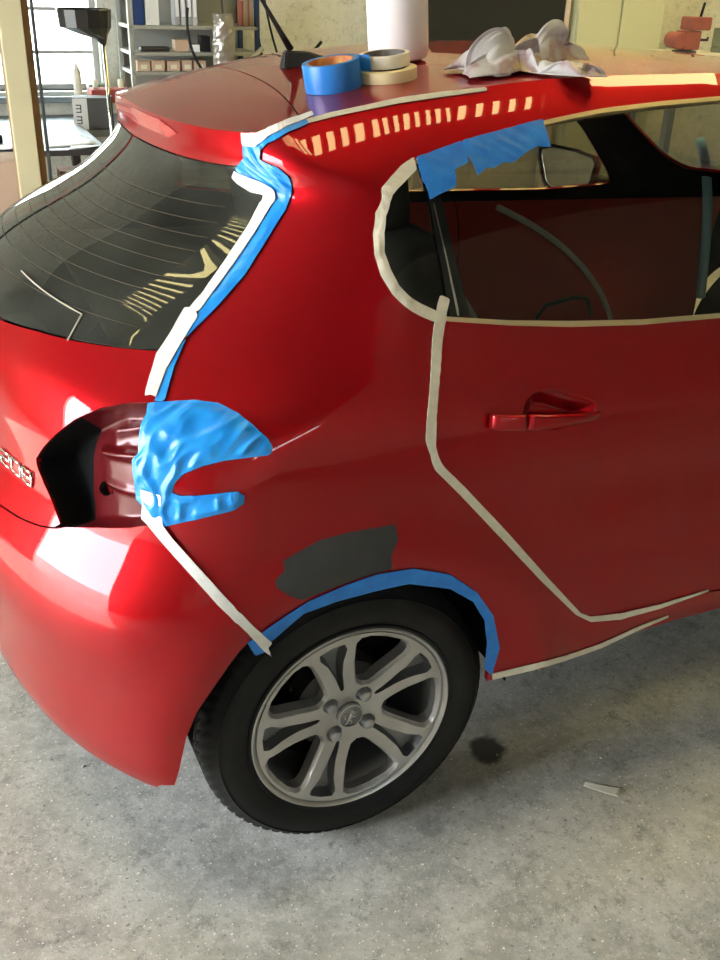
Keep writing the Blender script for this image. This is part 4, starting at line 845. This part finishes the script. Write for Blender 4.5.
# ------------------------------------------------------------------ the workshop
def conc(name, c1, c2, c3, sc1=.9, stains=()):
    m = bpy.data.materials.new(name); m.use_nodes = True; N = m.node_tree.nodes; L = m.node_tree.links; b = N['Principled BSDF']
    tc = N.new('ShaderNodeTexCoord')
    def nz(s, d=6, r=.6):
        n = N.new('ShaderNodeTexNoise'); n.inputs['Scale'].default_value = s; n.inputs['Detail'].default_value = d; n.inputs['Roughness'].default_value = r; L.new(tc.outputs['Object'], n.inputs['Vector']); return n.outputs['Fac']
    def ramp(i, p0, p1, a, c):
        r = N.new('ShaderNodeValToRGB'); r.color_ramp.elements[0].position = p0; r.color_ramp.elements[1].position = p1; r.color_ramp.elements[0].color = (*a, 1); r.color_ramp.elements[1].color = (*c, 1); L.new(i, r.inputs[0]); return r.outputs[0]
    def mix(f, a, c, mode='MIX'):
        x = N.new('ShaderNodeMix'); x.data_type = 'RGBA'; x.blend_type = mode
        if isinstance(f, float): x.inputs[0].default_value = f
        else: L.new(f, x.inputs[0])
        for i, v in ((6, a), (7, c)):
            if isinstance(v, tuple): x.inputs[i].default_value = (*v, 1)
            else: L.new(v, x.inputs[i])
        return x.outputs[2]
    col = ramp(nz(sc1*3, 8, .75), .42, .60, c1, c2)
    col = mix(ramp(nz(34, 8, .8), .50, .64, (0,0,0), (.75,.75,.75)), col, c3)
    col = mix(ramp(nz(7, 9, .8), .49, .58, (0,0,0), (.55,.55,.55)), col, c3)
    col = mix(ramp(nz(16, 10, .85), .53, .60, (0,0,0), (.7,.7,.7)), col, tuple(v*.62 for v in c1))
    col = mix(ramp(nz(140, 2, .5), .66, .70, (0,0,0), (.9,.9,.9)), col, tuple(min(1, v*1.5) for v in c3))
    col = mix(ramp(nz(85, 3, .6), .62, .70, (0,0,0), (.8,.8,.8)), col, tuple(v*.45 for v in c1))
    col = mix(ramp(nz(11, 5, .7), .63, .74, (0,0,0), (.6,.6,.6)), col, tuple(v*.5 for v in c1))
    for sx_, sy_, r_, k_, cc in stains:
        sp = N.new('ShaderNodeVectorMath'); sp.operation = 'DISTANCE'; sp.inputs[1].default_value = (sx_, sy_, 0); L.new(tc.outputs['Object'], sp.inputs[0])
        ad = N.new('ShaderNodeMath'); ad.operation = 'MULTIPLY_ADD'; L.new(nz(22, 4), ad.inputs[0]); ad.inputs[1].default_value = r_*1.1; L.new(sp.outputs['Value'], ad.inputs[2])
        mr = N.new('ShaderNodeMapRange'); mr.interpolation_type = 'SMOOTHSTEP'; mr.inputs[1].default_value = r_*1.25; mr.inputs[2].default_value = r_*1.8; mr.inputs[3].default_value = k_; mr.inputs[4].default_value = 0; L.new(ad.outputs[0], mr.inputs[0])
        col = mix(mr.outputs[0], col, cc)
    L.new(col, b.inputs['Base Color']); b.inputs['Roughness'].default_value = .62
    bp = N.new('ShaderNodeBump'); bp.inputs['Strength'].default_value = .5; bp.inputs['Distance'].default_value = .003; L.new(nz(70, 6, .7), bp.inputs['Height']); L.new(bp.outputs[0], b.inputs['Normal'])
    MAT[name] = m; return m
CONC = conc('worn_concrete', (.36,.345,.31), (.50,.48,.43), (.62,.60,.56), stains=((.413, -.70, .045, .93, (.03,.028,.026)), (.18, -.86, .03, .35, (.10,.10,.10)), (.33, -.80, .03, .3, (.12,.12,.11))))
WALLM = conc('rendered_wall', (.58,.565,.47), (.70,.68,.57), (.74,.72,.61))
def struct(name, boxes, m, bev=0):
    bm = bmesh.new()
    for lo, hi in boxes: add_box(bm, lo, hi, bev)
    return tag(bm_obj(name, bm, m), kind='structure')
X0, X1, Y0, Y1, H = -5, 9, -6, 5, 4.2
struct('floor', [((X0, Y0, -.10), (X1, Y1, 0))], CONC)
struct('ground_outside', [((-60, -60, -.30), (60, 60, -.12))], mat('yard_gravel', (.30,.28,.25), .9, var=(.38,.36,.33), vscale=2))
WX0, WX1, WZ0, WZ1 = -.62, .60, .885, 1.78
struct('wall_back', [((X0-.2, Y1, 0), (WX0, Y1+.25, H)), ((WX1, Y1, 0), (X1+.2, Y1+.25, H)), ((WX0, Y1, 0), (WX1, Y1+.25, WZ0)), ((WX0, Y1, WZ1), (WX1, Y1+.25, H))], WALLM)
struct('wall_right', [((X1, Y0, 0), (X1+.2, Y1, H))], WALLM)
DY0, DY1, DZ = DOORA, DOORB, 3.0
struct('wall_rear', [((X0-.2, Y0, 0), (X0, DY0, H)), ((X0-.2, DY1, 0), (X0, Y1, H)), ((X0-.2, DY0, DZ), (X0, DY1, H))], WALLM)
FX0, FX1, FZ0, FZ1 = FWX0, FWX1, FWZ0, FWZ1
struct('wall_front', [((X0-.2, Y0-.2, 0), (X1+.2, Y0, FZ0)), ((X0-.2, Y0-.2, FZ1), (X1+.2, Y0, H)), ((X0-.2, Y0-.2, FZ0), (FX0, Y0, FZ1)), ((FX1, Y0-.2, FZ0), (X1+.2, Y0, FZ1))], WALLM)
CEIL = mat('dark_ceiling', (.10,.095,.085), .8)
bm = bmesh.new()                       # roof slab with its openings cut out cell by cell
_xs = sorted({X0-.2, X1+.2} | {k[0] for k in ROOFLIGHTS} | {k[1] for k in ROOFLIGHTS}); _ys = sorted({Y0-.2, Y1+.2} | {k[2] for k in ROOFLIGHTS} | {k[3] for k in ROOFLIGHTS})
for xa, xb in zip(_xs, _xs[1:]):
    for ya, yb in zip(_ys, _ys[1:]):
        cx_, cy_ = (xa+xb)/2, (ya+yb)/2
        if not any(k[0] < cx_ < k[1] and k[2] < cy_ < k[3] for k in ROOFLIGHTS): add_box(bm, (xa, ya, H), (xb, yb, H+.12))
tag(bm_obj('ceiling', bm, CEIL), kind='structure')
SHT = mat('translucent_sheet', (.50,.30,.05), .3); _b = SHT.node_tree.nodes['Principled BSDF']; _b.inputs['Transmission Weight'].default_value = 1; _b.inputs['IOR'].default_value = 1.01
for q, (KX0, KX1, KY0, KY1, BAT, ax) in enumerate(ROOFLIGHTS):
    sk = empty('window_%d' % (3+q), ((KX0+KX1)/2, (KY0+KY1)/2, H)); sk['kind'] = 'structure'; hx, hy = (KX1-KX0)/2, (KY1-KY0)/2  # the last of these is an added light source for the background
    bm = bmesh.new(); n = int(2*hx/.04); A = []
    for i in range(n+1):
        x = -hx+2*hx*i/n; z = .07+.012*math.cos(i*math.pi); A.append((bm.verts.new((x, -hy, z)), bm.verts.new((x, hy, z))))
    for a, b in zip(A, A[1:]): bm.faces.new((a[0], b[0], b[1], a[1]))
    bm_obj('corrugated_sheet', bm, SHT, sk, True)
    L_ = hx if ax == 'x' else hy; x = -L_+BAT/2
    while x < L_:
        lo, hi = ((x-.22*BAT, -hy, -.01), (x+.22*BAT, hy, .03)) if ax == 'x' else ((-hx, x-.22*BAT, -.01), (hx, x+.22*BAT, .03))
        rbox('batten', lo, hi, CEIL, sk, 0); x += BAT
# front windows and the workshop window
def window(name, axis, a0, a1, z0, z1, pos, nx, zs, m, t=.02, vbars=None):
    w = empty(name); w['kind'] = 'structure'
    def box(nm, l, h, mm, bev=.004): return rbox(nm, l, h, mm, w, bev)
    y0, y1 = pos-.03, pos+.03
    for lo, hi in (((a0, y0, z0), (a0+.04, y1, z1)), ((a1-.04, y0, z0), (a1, y1, z1)), ((a0, y0, z0), (a1, y1, z0+.035)), ((a0, y0, z1-.04), (a1, y1, z1))): box('frame_bar', lo, hi, m)
    for z in zs: box('glazing_bar', (a0+.04, y0+.01, z-t/2), (a1-.04, y1-.01, z+t/2), m)
    xs = vbars if vbars is not None else [a0+(a1-a0)*k/nx for k in range(1, nx)]
    for x in xs: box('glazing_bar', (x-t/2, y0+.005, z0+.035), (x+t/2, y1-.005, z1-.04), m)
    gx = [a0+.04]+list(xs)+[a1-.04]; gz = [z0+.035]+list(zs)+[z1-.04]
    for xa, xb in zip(gx, gx[1:]):
        for za, zb in zip(gz, gz[1:]): box('pane', (xa, pos-.003, za), (xb, pos+.003, zb), GL_CLEAR, 0)
    return w
window('window_1', 'x', WX0, WX1, WZ0, WZ1, Y1+.10, 3, [1.115, 1.375, 1.60], mat('window_paint', (.35,.35,.33), .6), .022, vbars=[-.02])
window('window_2', 'x', FX0, FX1, FZ0, FZ1, Y0-.1, 5, [(FZ0+FZ1)/2], mat('window_paint', (.35,.35,.33), .6), .05)
struct('trim_1', [((WX0-.05, Y1-.06, WZ0-.04), (WX1+.05, Y1+.08, WZ0))], mat('sill_paint', (.45,.47,.44), .5), .006)

# ------------------------------------------------------------------ bench and clutter by the window
GREYP = mat('grey_painted_steel', (.20,.23,.24), .5, .3)
bn = empty('workbench', (0, 4.6, 0), label='grey metal workbench under the workshop window', cat='workbench')
rbox('bench_top', (-1.3, -.40, .70), (.70, .36, .74), GREYP, bn, .006)
rbox('shelf_rail', (-1.3, .28, .82), (.70, .34, .86), GREYP, bn, .006)
for x in (-1.25, .62):
    for y in (-.36, .30): rbox('leg', (x, y, 0), (x+.05, y+.05, .70), GREYP, bn, .004)
for x in (-1.2, .60): rbox('upright', (x, .285, .74), (x+.03, .335, .86), GREYP, bn, .004)
def sheet(name, pts, z, m, label, cat, t=.003, curl=.012):
    bm = bmesh.new(); n = 8; A = [Vector((*p, 0)) for p in pts]; V = []
    for i in range(n+1):
        row = []
        for j in range(n+1):
            u, v = i/n, j/n; p = (A[0]*(1-u)+A[1]*u)*(1-v)+(A[3]*(1-u)+A[2]*u)*v
            row.append(bm.verts.new((p.x, p.y, z+curl*(u*u*.6+.4*v*v*math.cos(u*3))*1.0)))
        V.append(row)
    for i in range(n):
        for j in range(n): bm.faces.new((V[i][j], V[i+1][j], V[i+1][j+1], V[i][j+1]))
    o = bm_obj(name, bm, m, None, True); sm = o.modifiers.new('thick', 'SOLIDIFY'); sm.thickness = t; sm.offset = 1
    return tag(o, label, cat)
PAPER = mat('white_paper', (.80,.82,.84), .6)
# low table with papers and a black tray in front of the bench, box underneath
tb = empty('side_table', (0, 3.5, 0), label='low dark table standing behind the cardboard box, papers spread on top', cat='table')
rbox('table_top', (-1.0, -.28, .755), (.30, .62, .785), mat('dark_table', (.05,.045,.045), .5), tb, .006)
for x in (-.96, .22):
    for y in (-.24, .54): rbox('leg', (x, y, 0), (x+.05, y+.05, .755), STEEL, tb, .004)
sheet('paper_sheet', [(-.01, 3.30), (.26, 3.34), (.22, 3.75), (.02, 3.70)], .787, PAPER, 'large white paper sheet lying right of the timber post', 'paper')
sheet('paper_sheet', [(-.44, 3.25), (-.16, 3.25), (-.13, 3.42), (-.42, 3.45)], .787, PAPER, 'white paper sheet at the left edge beside the timber post', 'paper')
sheet('paper_sheet', [(.10, 3.23), (.27, 3.24), (.27, 3.31), (.12, 3.30)], .787, PAPER, 'small white paper at the right end of the table', 'paper', curl=.02)
rbox('black_tray', (-.60, -.02, 0), (-.20, .20, .045), BLACK, None, .01, loc=(0, 3.5, .787)); tag(bpy.context.scene.objects['black_tray'], 'flat black tray left of the timber post', 'tray')
CARD = mat('cardboard', (.50,.34,.24), .85, var=(.56,.40,.29), vscale=4, bump=.1)
def cbox(name, x0, y0, z0, x1, y1, z1, m, label, cat='box', group=None, rot=0, tape=True):
    c = ((x0+x1)/2, (y0+y1)/2, z0); e = empty(name, c, (0, 0, rot), label, cat, group)
    a, b, h = (x1-x0)/2, (y1-y0)/2, z1-z0
    rbox('carton', (-a, -b, 0), (a, b, h), m, e, min(.004, h*.08))
    if tape: rbox('top_flap', (-a-.001, -b-.001, h), (a+.001, -.002, h+.004), m, e, 0); rbox('top_flap', (-a-.001, .002, h), (a+.001, b+.001, h+.004), m, e, 0)
    return e
big = cbox('cardboard_box', -.66, 2.52, 0, -.16, 2.78, .85, CARD, 'large pinkish cardboard box at the left edge behind the timber post')
# printed crest and lines of small print on the box
INK = mat('brown_ink', (.16,.08,.06), .8)
def quads(name, rects, y, m, parent):
    bm = bmesh.new()
    for x0, z0, x1, z1 in rects: bm.faces.new([bm.verts.new(p) for p in ((x0, y, z0), (x1, y, z0), (x1, y, z1), (x0, y, z1))])
    return bm_obj(name, bm, m, parent)
quads('printed_crest', [(.115, .60, .140, .605), (.113, .615, .142, .640), (.120, .605, .135, .615)], -.1425, INK, big)
quads('printed_text', [(.08+.0, .45-.02*k, .20-.01*(k % 2), .454-.02*k) for k in range(4)], -.1425, mat('pale_ink', (.36,.24,.17), .8), big)
cbox('brown_box', .0, 2.86, 0, .155, 3.0, .74, mat('brown_board', (.22,.10,.06), .8), 'dark brown box standing under the right end of the table')
# print box leaning on the bench
bb = cbox('printed_box', .30, 4.22, .742, .52, 4.36, .92, mat('charcoal_board', (.06,.055,.05), .7), 'dark printed box with white end tilted on the workbench', rot=R(-14))
rbox('white_end_panel', (-.116, -.072, .0), (-.03, -.0705, .178), mat('white_board', (.62,.60,.56), .7), bb, 0)
for k in range(2):
    bm = bmesh.new()
    for r0 in ((0, 0, .03, .006), (0, .02, .03, .026), (0, .040, .03, .046), (.026, 0, .032, .046)): add_box(bm, (-.098+r0[0], -.0735, .03+k*.066+r0[1]), (-.098+r0[2], -.072, .03+k*.066+r0[3]))
    bm_obj('printed_numeral', bm, BLACK, bb)
cbox('red_box', .44, 4.50, .86, .69, 4.66, .94, mat('red_board', (.30,.05,.04), .7), 'small red box on the bench rail beside the shelving', tape=False)
for k, x in enumerate((.48, .56, .64)):
    o = lathe_obj('aerosol_can', [(.0005, .942), (.018, .942), (.019, .945), (.018, .985), (.014, .992), (.0005, .993)], mat('cream_cap', (.70,.70,.55), .5), None, 20, loc=(x, 4.58, 0)); tag(o, ('cream aerosol can on the red box, leftmost of three', 'cream aerosol can on the red box, middle one of three', 'cream aerosol can on the red box nearest the shelving')[k], 'aerosol can', 'aerosol cans on the red box')
o = lathe_obj('small_bottle', [(.0005, .742), (.024, .742), (.026, .75), (.026, .90), (.012, .93), (.012, .95), (.0005, .95)], mat('cream_bottle', (.66,.62,.48), .5), None, 24, loc=(.40, 4.78, .12)); tag(o, 'small cream bottle standing in front of the window', 'bottle')
o = rbox('green_canister', (.46, 4.74, .862), (.60, 4.84, .95), mat('olive_metal', (.13,.15,.08), .5), None, .02); tag(o, 'low olive green canister on the sill right of the cream bottle', 'canister')
# timber post and pipe
ps = empty('timber_post', (-.19, 2.3, 0), label='cream painted timber post standing at the left edge', cat='post')
rbox('post_face', (-.055, -.05, 0), (.034, -.002, H), mat('cream_paint', (.62,.56,.36), .6, var=(.55,.49,.30), vscale=3), ps, .004)
rbox('post_side', (-.055, -.002, 0), (.066, .08, H), mat('brown_wood', (.30,.19,.08), .7, var=(.24,.14,.06), vscale=6), ps, .004)
pp = tube_obj('steel_pipe', [(-.095, 2.44, .0), (-.095, 2.44, H)], .008, mat('blue_grey_pipe', (.22,.27,.30), .4, .6), None, 10); tag(pp, 'thin grey vertical pipe right of the timber post', 'pipe')
# oil drainer: black pan on a chrome pole
od = empty('oil_drainer', (.29, 3.0, 0), label='black oil drain pan on a thin chrome pole before the window', cat='oil drainer')
bm = bmesh.new(); rings = []
for (rx_, ry_, ox, z) in ((.125, .11, -.09, 1.455), (.128, .113, -.09, 1.450), (.122, .108, -.09, 1.375), (.070, .07, -.055, 1.345), (.030, .03, -.02, 1.325), (.012, .012, -.008, 1.30)):
    rings.append([bm.verts.new((ox+rx_*math.cos(a), ry_*math.sin(a), z)) for a in [2*math.pi*(k+.5)/14 for k in range(14)]])
for a, b in zip(rings, rings[1:]):
    for k in range(14): bm.faces.new((a[k], a[(k+1) % 14], b[(k+1) % 14], b[k]))
o = bm_obj('drain_pan', bm, mat('black_plastic', (.02,.022,.02), .25), od); sm = o.modifiers.new('thick', 'SOLIDIFY'); sm.thickness = .004
tube_obj('pole', [(-.006, 0, .12), (-.004, 0, .8), (-.008, 0, 1.32)], .0085, CHROME, od, 12)
lathe_obj('foot_disc', [(.0005, .0), (.11, .0), (.12, .01), (.12, .03), (.03, .05), (.0005, .06)], mat('drum_red', (.25,.03,.03), .4), od, 40)
# tyre leaning at the far left
ty = bmesh.new(); pr_ = [(.10+.0, 0)]; 
lathe(ty, [(.17, -.08), (.24, -.10), (.29, -.085), (.31, -.06), (.31, .06), (.29, .085), (.24, .10), (.17, .08), (.165, 0)], 48, 'Z', None, True)
o = bm_obj('loose_tyre', ty, mat('dusty_rubber', (.05,.035,.02), .8, var=(.09,.06,.03), vscale=20), None, True, (-.62, 2.2, .36), (R(82), 0, R(-30))); tag(o, 'dusty old tyre standing at the left edge by the cardboard box', 'tyre')

# ------------------------------------------------------------------ shelving
SHM = mat('grey_shelf_steel', (.40,.40,.35), .5, .3)
sh_ = empty('shelving_unit', (1.14, 4.75, 0), label='grey steel shelving unit against the back wall', cat='shelving')
BLUEM = mat('dark_blue_steel', (.03,.06,.12), .4, .4)
for x, m_ in ((-.43, SHM), (.40, BLUEM)):
    for y in (-.20, .18): rbox('upright', (x, y, 0), (x+.03, y+.03, 2.2), m_, sh_, .003)
for z in (.35, .70, 1.04, 1.155, 1.31, 1.75): rbox('shelf', (-.42, -.20, z-.022), (.42, .22, z), SHM, sh_, .003)
rbox('back_sheet', (-.42, .22, .3), (.42, .225, 2.1), SHM, sh_, 0)
def on_shelf(name, x0, x1, z0, z1, m, label, cat, group=None, y=4.56, d=.10):
    e = empty(name, ((x0+x1)/2, y+d/2, z0), (0, 0, 0), label, cat, group); a = (x1-x0)/2; h = z1-z0
    rbox('case', (-a, -d/2, 0), (a, d/2, h), m, e, .004)
    return e
e = on_shelf('blue_canister', .745, .815, 1.312, 1.56, mat('navy_plastic', (.02,.05,.16), .35), 'tall navy blue canister at the left end of the top shelf', 'canister'); lathe_obj('cap', [(.02, .248), (.02, .27), (.0005, .27)], BLACK, e, 16)
e = on_shelf('white_canister', .825, .91, 1.312, 1.56, mat('white_canister', (.75,.76,.74), .4), 'tall white canister beside the navy one', 'canister'); lathe_obj('cap', [(.02, .248), (.02, .27), (.0005, .27)], BLACK, e, 16)
for k, x in enumerate((1.01, 1.05, 1.09, 1.125)):
    e = on_shelf('ring_binder', x, x+.032, 1.312, 1.50+.01*(k % 2), mat('binder_grey%d' % (k % 2), (.34+.12*(k % 2),)*3, .6), ('dark','pale')[k % 2]+' grey ring binder, '+('first','second','third','last')[k]+' from the left on the top shelf', 'binder', 'ring binders on the top shelf'); rbox('spine_label', (-.010, -.052, .05), (.010, -.0505, .15), PAPER, e, 0)
for k in range(6):
    x = 1.452+.014*k
    e = on_shelf('manual', x, x+.012, 1.312, 1.46+.012*(k*7 % 3), mat('book%d' % (k % 3), ((.35,.10,.06), (.42,.30,.16), (.28,.30,.30))[k % 3], .7), ('rust red','tan','grey')[k % 3]+' upright manual, '+('first','second','third','fourth','fifth','last')[k]+' from the left at the right end of the top shelf', 'book', 'manuals at the right end of the shelf')
for k, x in enumerate((.752, .845, .945, 1.045, 1.12)):
    e = cbox('parts_carton', x, 4.56, 1.042, x+(.082 if k != 3 else .065), 4.64, 1.098+.004*(k % 2), CARD, 'small brown parts carton, '+('first','second','third','fourth','last')[k]+' from the left on the lower shelf', 'box', 'parts cartons on the lower shelf'); rbox('carton_label', (-.02, -.042, .012), (.02, -.0405, .038), mat('cream_paper', (.7,.66,.5), .7), e, 0)
cbox('brown_carton', 1.005, 4.57, 1.157, 1.095, 4.66, 1.222, CARD, 'brown carton alone on the middle shelf', 'box')
on_shelf('white_packet', 1.10, 1.165, 1.157, 1.20, PAPER, 'white packet right of the carton on the middle shelf', 'packet')
on_shelf('black_case', 1.175, 1.235, 1.157, 1.25, BLACK, 'small upright black case on the middle shelf', 'case')
o = rbox('tool_bundle', (.78, 4.57, 1.157), (.97, 4.63, 1.185), STEEL, None, .01); tag(o, 'flat bundle of dark tools at the left of the middle shelf', 'tools')
# foil wrapped pipe hanging before the shelves
bm = bmesh.new(); rings = []
for i in range(40):
    z = 1.03+.36*i/39; ring = []
    for k in range(28):
        a = 2*math.pi*k/28; r = (.072-.014*abs(i/39-.5))*(1+.16*noise.noise(Vector((math.cos(a)*2, math.sin(a)*2, z*30))))
        ring.append(bm.verts.new((r*math.cos(a), r*math.sin(a)*.8, z)))
    rings.append(ring)
for a, b in zip(rings, rings[1:]):
    for k in range(28): bm.faces.new((a[k], a[(k+1) % 28], b[(k+1) % 28], b[k]))
bm.faces.new(rings[0]); bm.faces.new(rings[-1])
fp = empty('exhaust_pipe', (1.28, 4.40, 0), label='crumpled foil-wrapped pipe hanging in front of the shelves', cat='pipe')
bm_obj('foil_wrap', bm, mat('foil', (.45,.41,.36), .3, .8), fp, False)
tube_obj('hanger', [(0, 0, 1.38), (.0, .02, 1.45), (.0, .10, 1.7)], .006, STEEL, fp)
o = tube_obj('black_hose', arc((1.06, 4.42, 1.42), (1.02, 4.42, 1.15), (1.20, 4.42, 1.00)), .009, BLACK); tag(o, 'black hose curving down left of the foil-wrapped pipe', 'hose')
o = tube_obj('grey_lever', [(1.30, 4.28, .0), (1.31, 4.28, .98), (1.40, 4.28, 1.12), (1.50, 4.28, 1.20)], .016, mat('lever_grey', (.35,.34,.30), .5, .4)); tag(o, 'grey metal lever slanting up right of the foil-wrapped pipe', 'lever')
o = tube_obj('red_stand', [(.95, 4.40, 0), (.95, 4.40, .97), (.98, 4.40, 1.02), (1.03, 4.40, 1.03)], .014, mat('clamp_red', (.5,.04,.03), .5)); tag(o, 'thin red bent stand poking up behind the car roof', 'stand')
for k, (xa, sg) in enumerate(((1.62, .10), (1.68, .18))):
    o = tube_obj('hanging_cable', arc((xa, 4.9, 1.75), (xa+sg*.2, 4.88, 1.3), (xa+sg, 4.9, 1.0)), .008, BLACK); tag(o, ('inner black cable hanging beside the shelving', 'outer black cable hanging right of the shelving')[k], 'cable')
o = tube_obj('wall_bracket', [(2.05, 4.96, 1.10), (2.12, 4.94, 1.16), (2.14, 4.9, 1.20)], .012, BLACK); tag(o, 'small black bracket on the wall between antenna and bottle', 'bracket')
o = tube_obj('hanging_cable', arc((2.45, 4.9, 1.16), (2.60, 4.9, 1.20), (2.68, 4.9, 1.55)), .016, BLACK); tag(o, 'thick black cable rising along the wall behind the white bottle', 'cable')

# ------------------------------------------------------------------ dark board, cream cupboards and machines on the right
bd_ = empty('dark_board', (3.42, 4.66, 0), label='large black panel in a pale frame leaning at the back wall', cat='board')
rbox('panel_face', (-.60, -.01, 1.0), (.58, .01, 2.3), mat('matt_black', (.012,.012,.012), .6), bd_, .002)
FRM = mat('pale_frame', (.62,.50,.42), .6)
rbox('frame_rail', (-.66, -.02, .96), (.62, .03, 1.0), FRM, bd_, .004); rbox('frame_stile', (-.64, -.02, 1.0), (-.60, .03, 2.34), FRM, bd_, .004); rbox('frame_stile', (.58, -.02, 1.0), (.62, .03, 2.34), FRM, bd_, .004); rbox('frame_rail', (-.64, -.02, 2.3), (.62, .03, 2.34), FRM, bd_, .004)
for x in (-.6, .52): rbox('leg', (x, -.01, 0), (x+.06, .03, .96), FRM, bd_, .004)
CREAM = mat('cream_cupboard', (.60,.60,.40), .5, var=(.56,.56,.37), vscale=2)
for k, (xa, xb) in enumerate(((4.09, 4.475), (4.485, 4.885))):
    e = empty('cupboard', ((xa+xb)/2, 4.75, 0), (0, 0, 0), ('cream metal cupboard next to the black panel', 'cream metal cupboard next to the red machine')[k], 'cupboard'); a = (xb-xa)/2
    rbox('carcass', (-a, -.13, .05), (a, .20, 2.2), CREAM, e, .004); rbox('cupboard_door', (-a+.004, -.15, .08), (a-.004, -.132, 2.17), CREAM, e, .005)
    tube_obj('handle', [(a-.04, -.155, 1.62), (a-.04, -.175, 1.64), (a-.04, -.175, 1.76), (a-.04, -.155, 1.78)], .006, CHROME, e)
mb = empty('machine_bench', (5.2, 4.3, 0), label='bench carrying the red machine at the right edge', cat='workbench')
rbox('bench_top', (-.60, -.25, 1.15), (.9, .2, 1.19), mat('pale_top', (.70,.66,.60), .5), mb, .005)
for x in (-.58, .8):
    for y in (-.26, .2): rbox('leg', (x, y, 0), (x+.06, y+.06, 1.15), GREYP, mb, .004)
RM = mat('faded_red', (.42,.12,.09), .5, .2, var=(.32,.10,.08), vscale=12)
dm = empty('red_machine', (4.80, 4.2, 1.19), label='faded red bench machine with motor and lever on the right bench', cat='machine')
lathe_obj('motor', [(.0005, -.07), (.05, -.07), (.056, -.06), (.056, .06), (.05, .07), (.0005, .07)], RM, dm, 32, 'Y', loc=(-.10, 0, .085))
rbox('gear_case', (-.06, -.06, .02), (.09, .06, .15), RM, dm, .012); rbox('pulley_cover', (-.02, -.07, .155), (.16, .07, .245), RM, dm, .012)
tube_obj('lever', [(.10, 0, .24), (.12, 0, .34)], .010, BLACK, dm); tube_obj('crank', [(.09, -.05, .09), (.15, -.06, .09), (.15, -.06, .11)], .010, STEEL, dm)
lathe_obj('foot', [(.0005, 0), (.09, 0), (.09, .012), (.03, .02), (.025, .06)], STEEL, dm, 24)
vm = empty('bench_vise', (5.18, 4.2, 1.19), label='grey green bench vise at the right edge of the photo', cat='vise')
GV = mat('vise_green', (.22,.25,.18), .5, .4)
rbox('base', (-.08, -.06, 0), (.08, .06, .04), GV, vm, .008); rbox('fixed_jaw', (-.09, -.05, .04), (-.02, .05, .17), GV, vm, .01); rbox('moving_jaw', (.02, -.05, .04), (.10, .05, .17), GV, vm, .01)
tube_obj('screw', [(-.02, 0, .09), (.16, 0, .09)], .012, STEEL, vm); tube_obj('handle', [(.15, 0, .02), (.15, 0, .16)], .006, STEEL, vm)
tube_obj('arm', arc((-.0, 0, .17), (.0, 0, .26), (.06, 0, .30)), .010, BLACK, vm)

# ------------------------------------------------------------------ litter on the floor
sheet('paper_scrap', [(.562, -.885), (.612, -.948), (.642, -.925), (.570, -.880)], .002, mat('dirty_paper', (.62,.60,.52), .8), 'torn pale paper scrap lying alone on the concrete floor', 'paper scrap', .001, .010)
random.seed(3)
STONE = mat('stone_chip', (.45,.44,.42), .8, var=(.3,.29,.28), vscale=90)
bm = bmesh.new()
for k in range(420):
    x = random.uniform(-1.3, 1.6); y = random.uniform(-1.9, .2); r = random.uniform(.0012, .0042)
    if math.hypot(x, y+.7) < .12: continue
    M = Matrix.Translation((x, y, r*.4)) @ Euler((random.random()*3, random.random()*3, random.random()*3)).to_matrix().to_4x4() @ Matrix.Diagonal((1, random.uniform(.6, 1), .6, 1))
    bmesh.ops.create_icosphere(bm, subdivisions=1, radius=r, matrix=M)
o = bm_obj('grit', bm, STONE); tag(o, 'scattered grit and stone chips on the concrete floor', 'grit', kind='stuff')
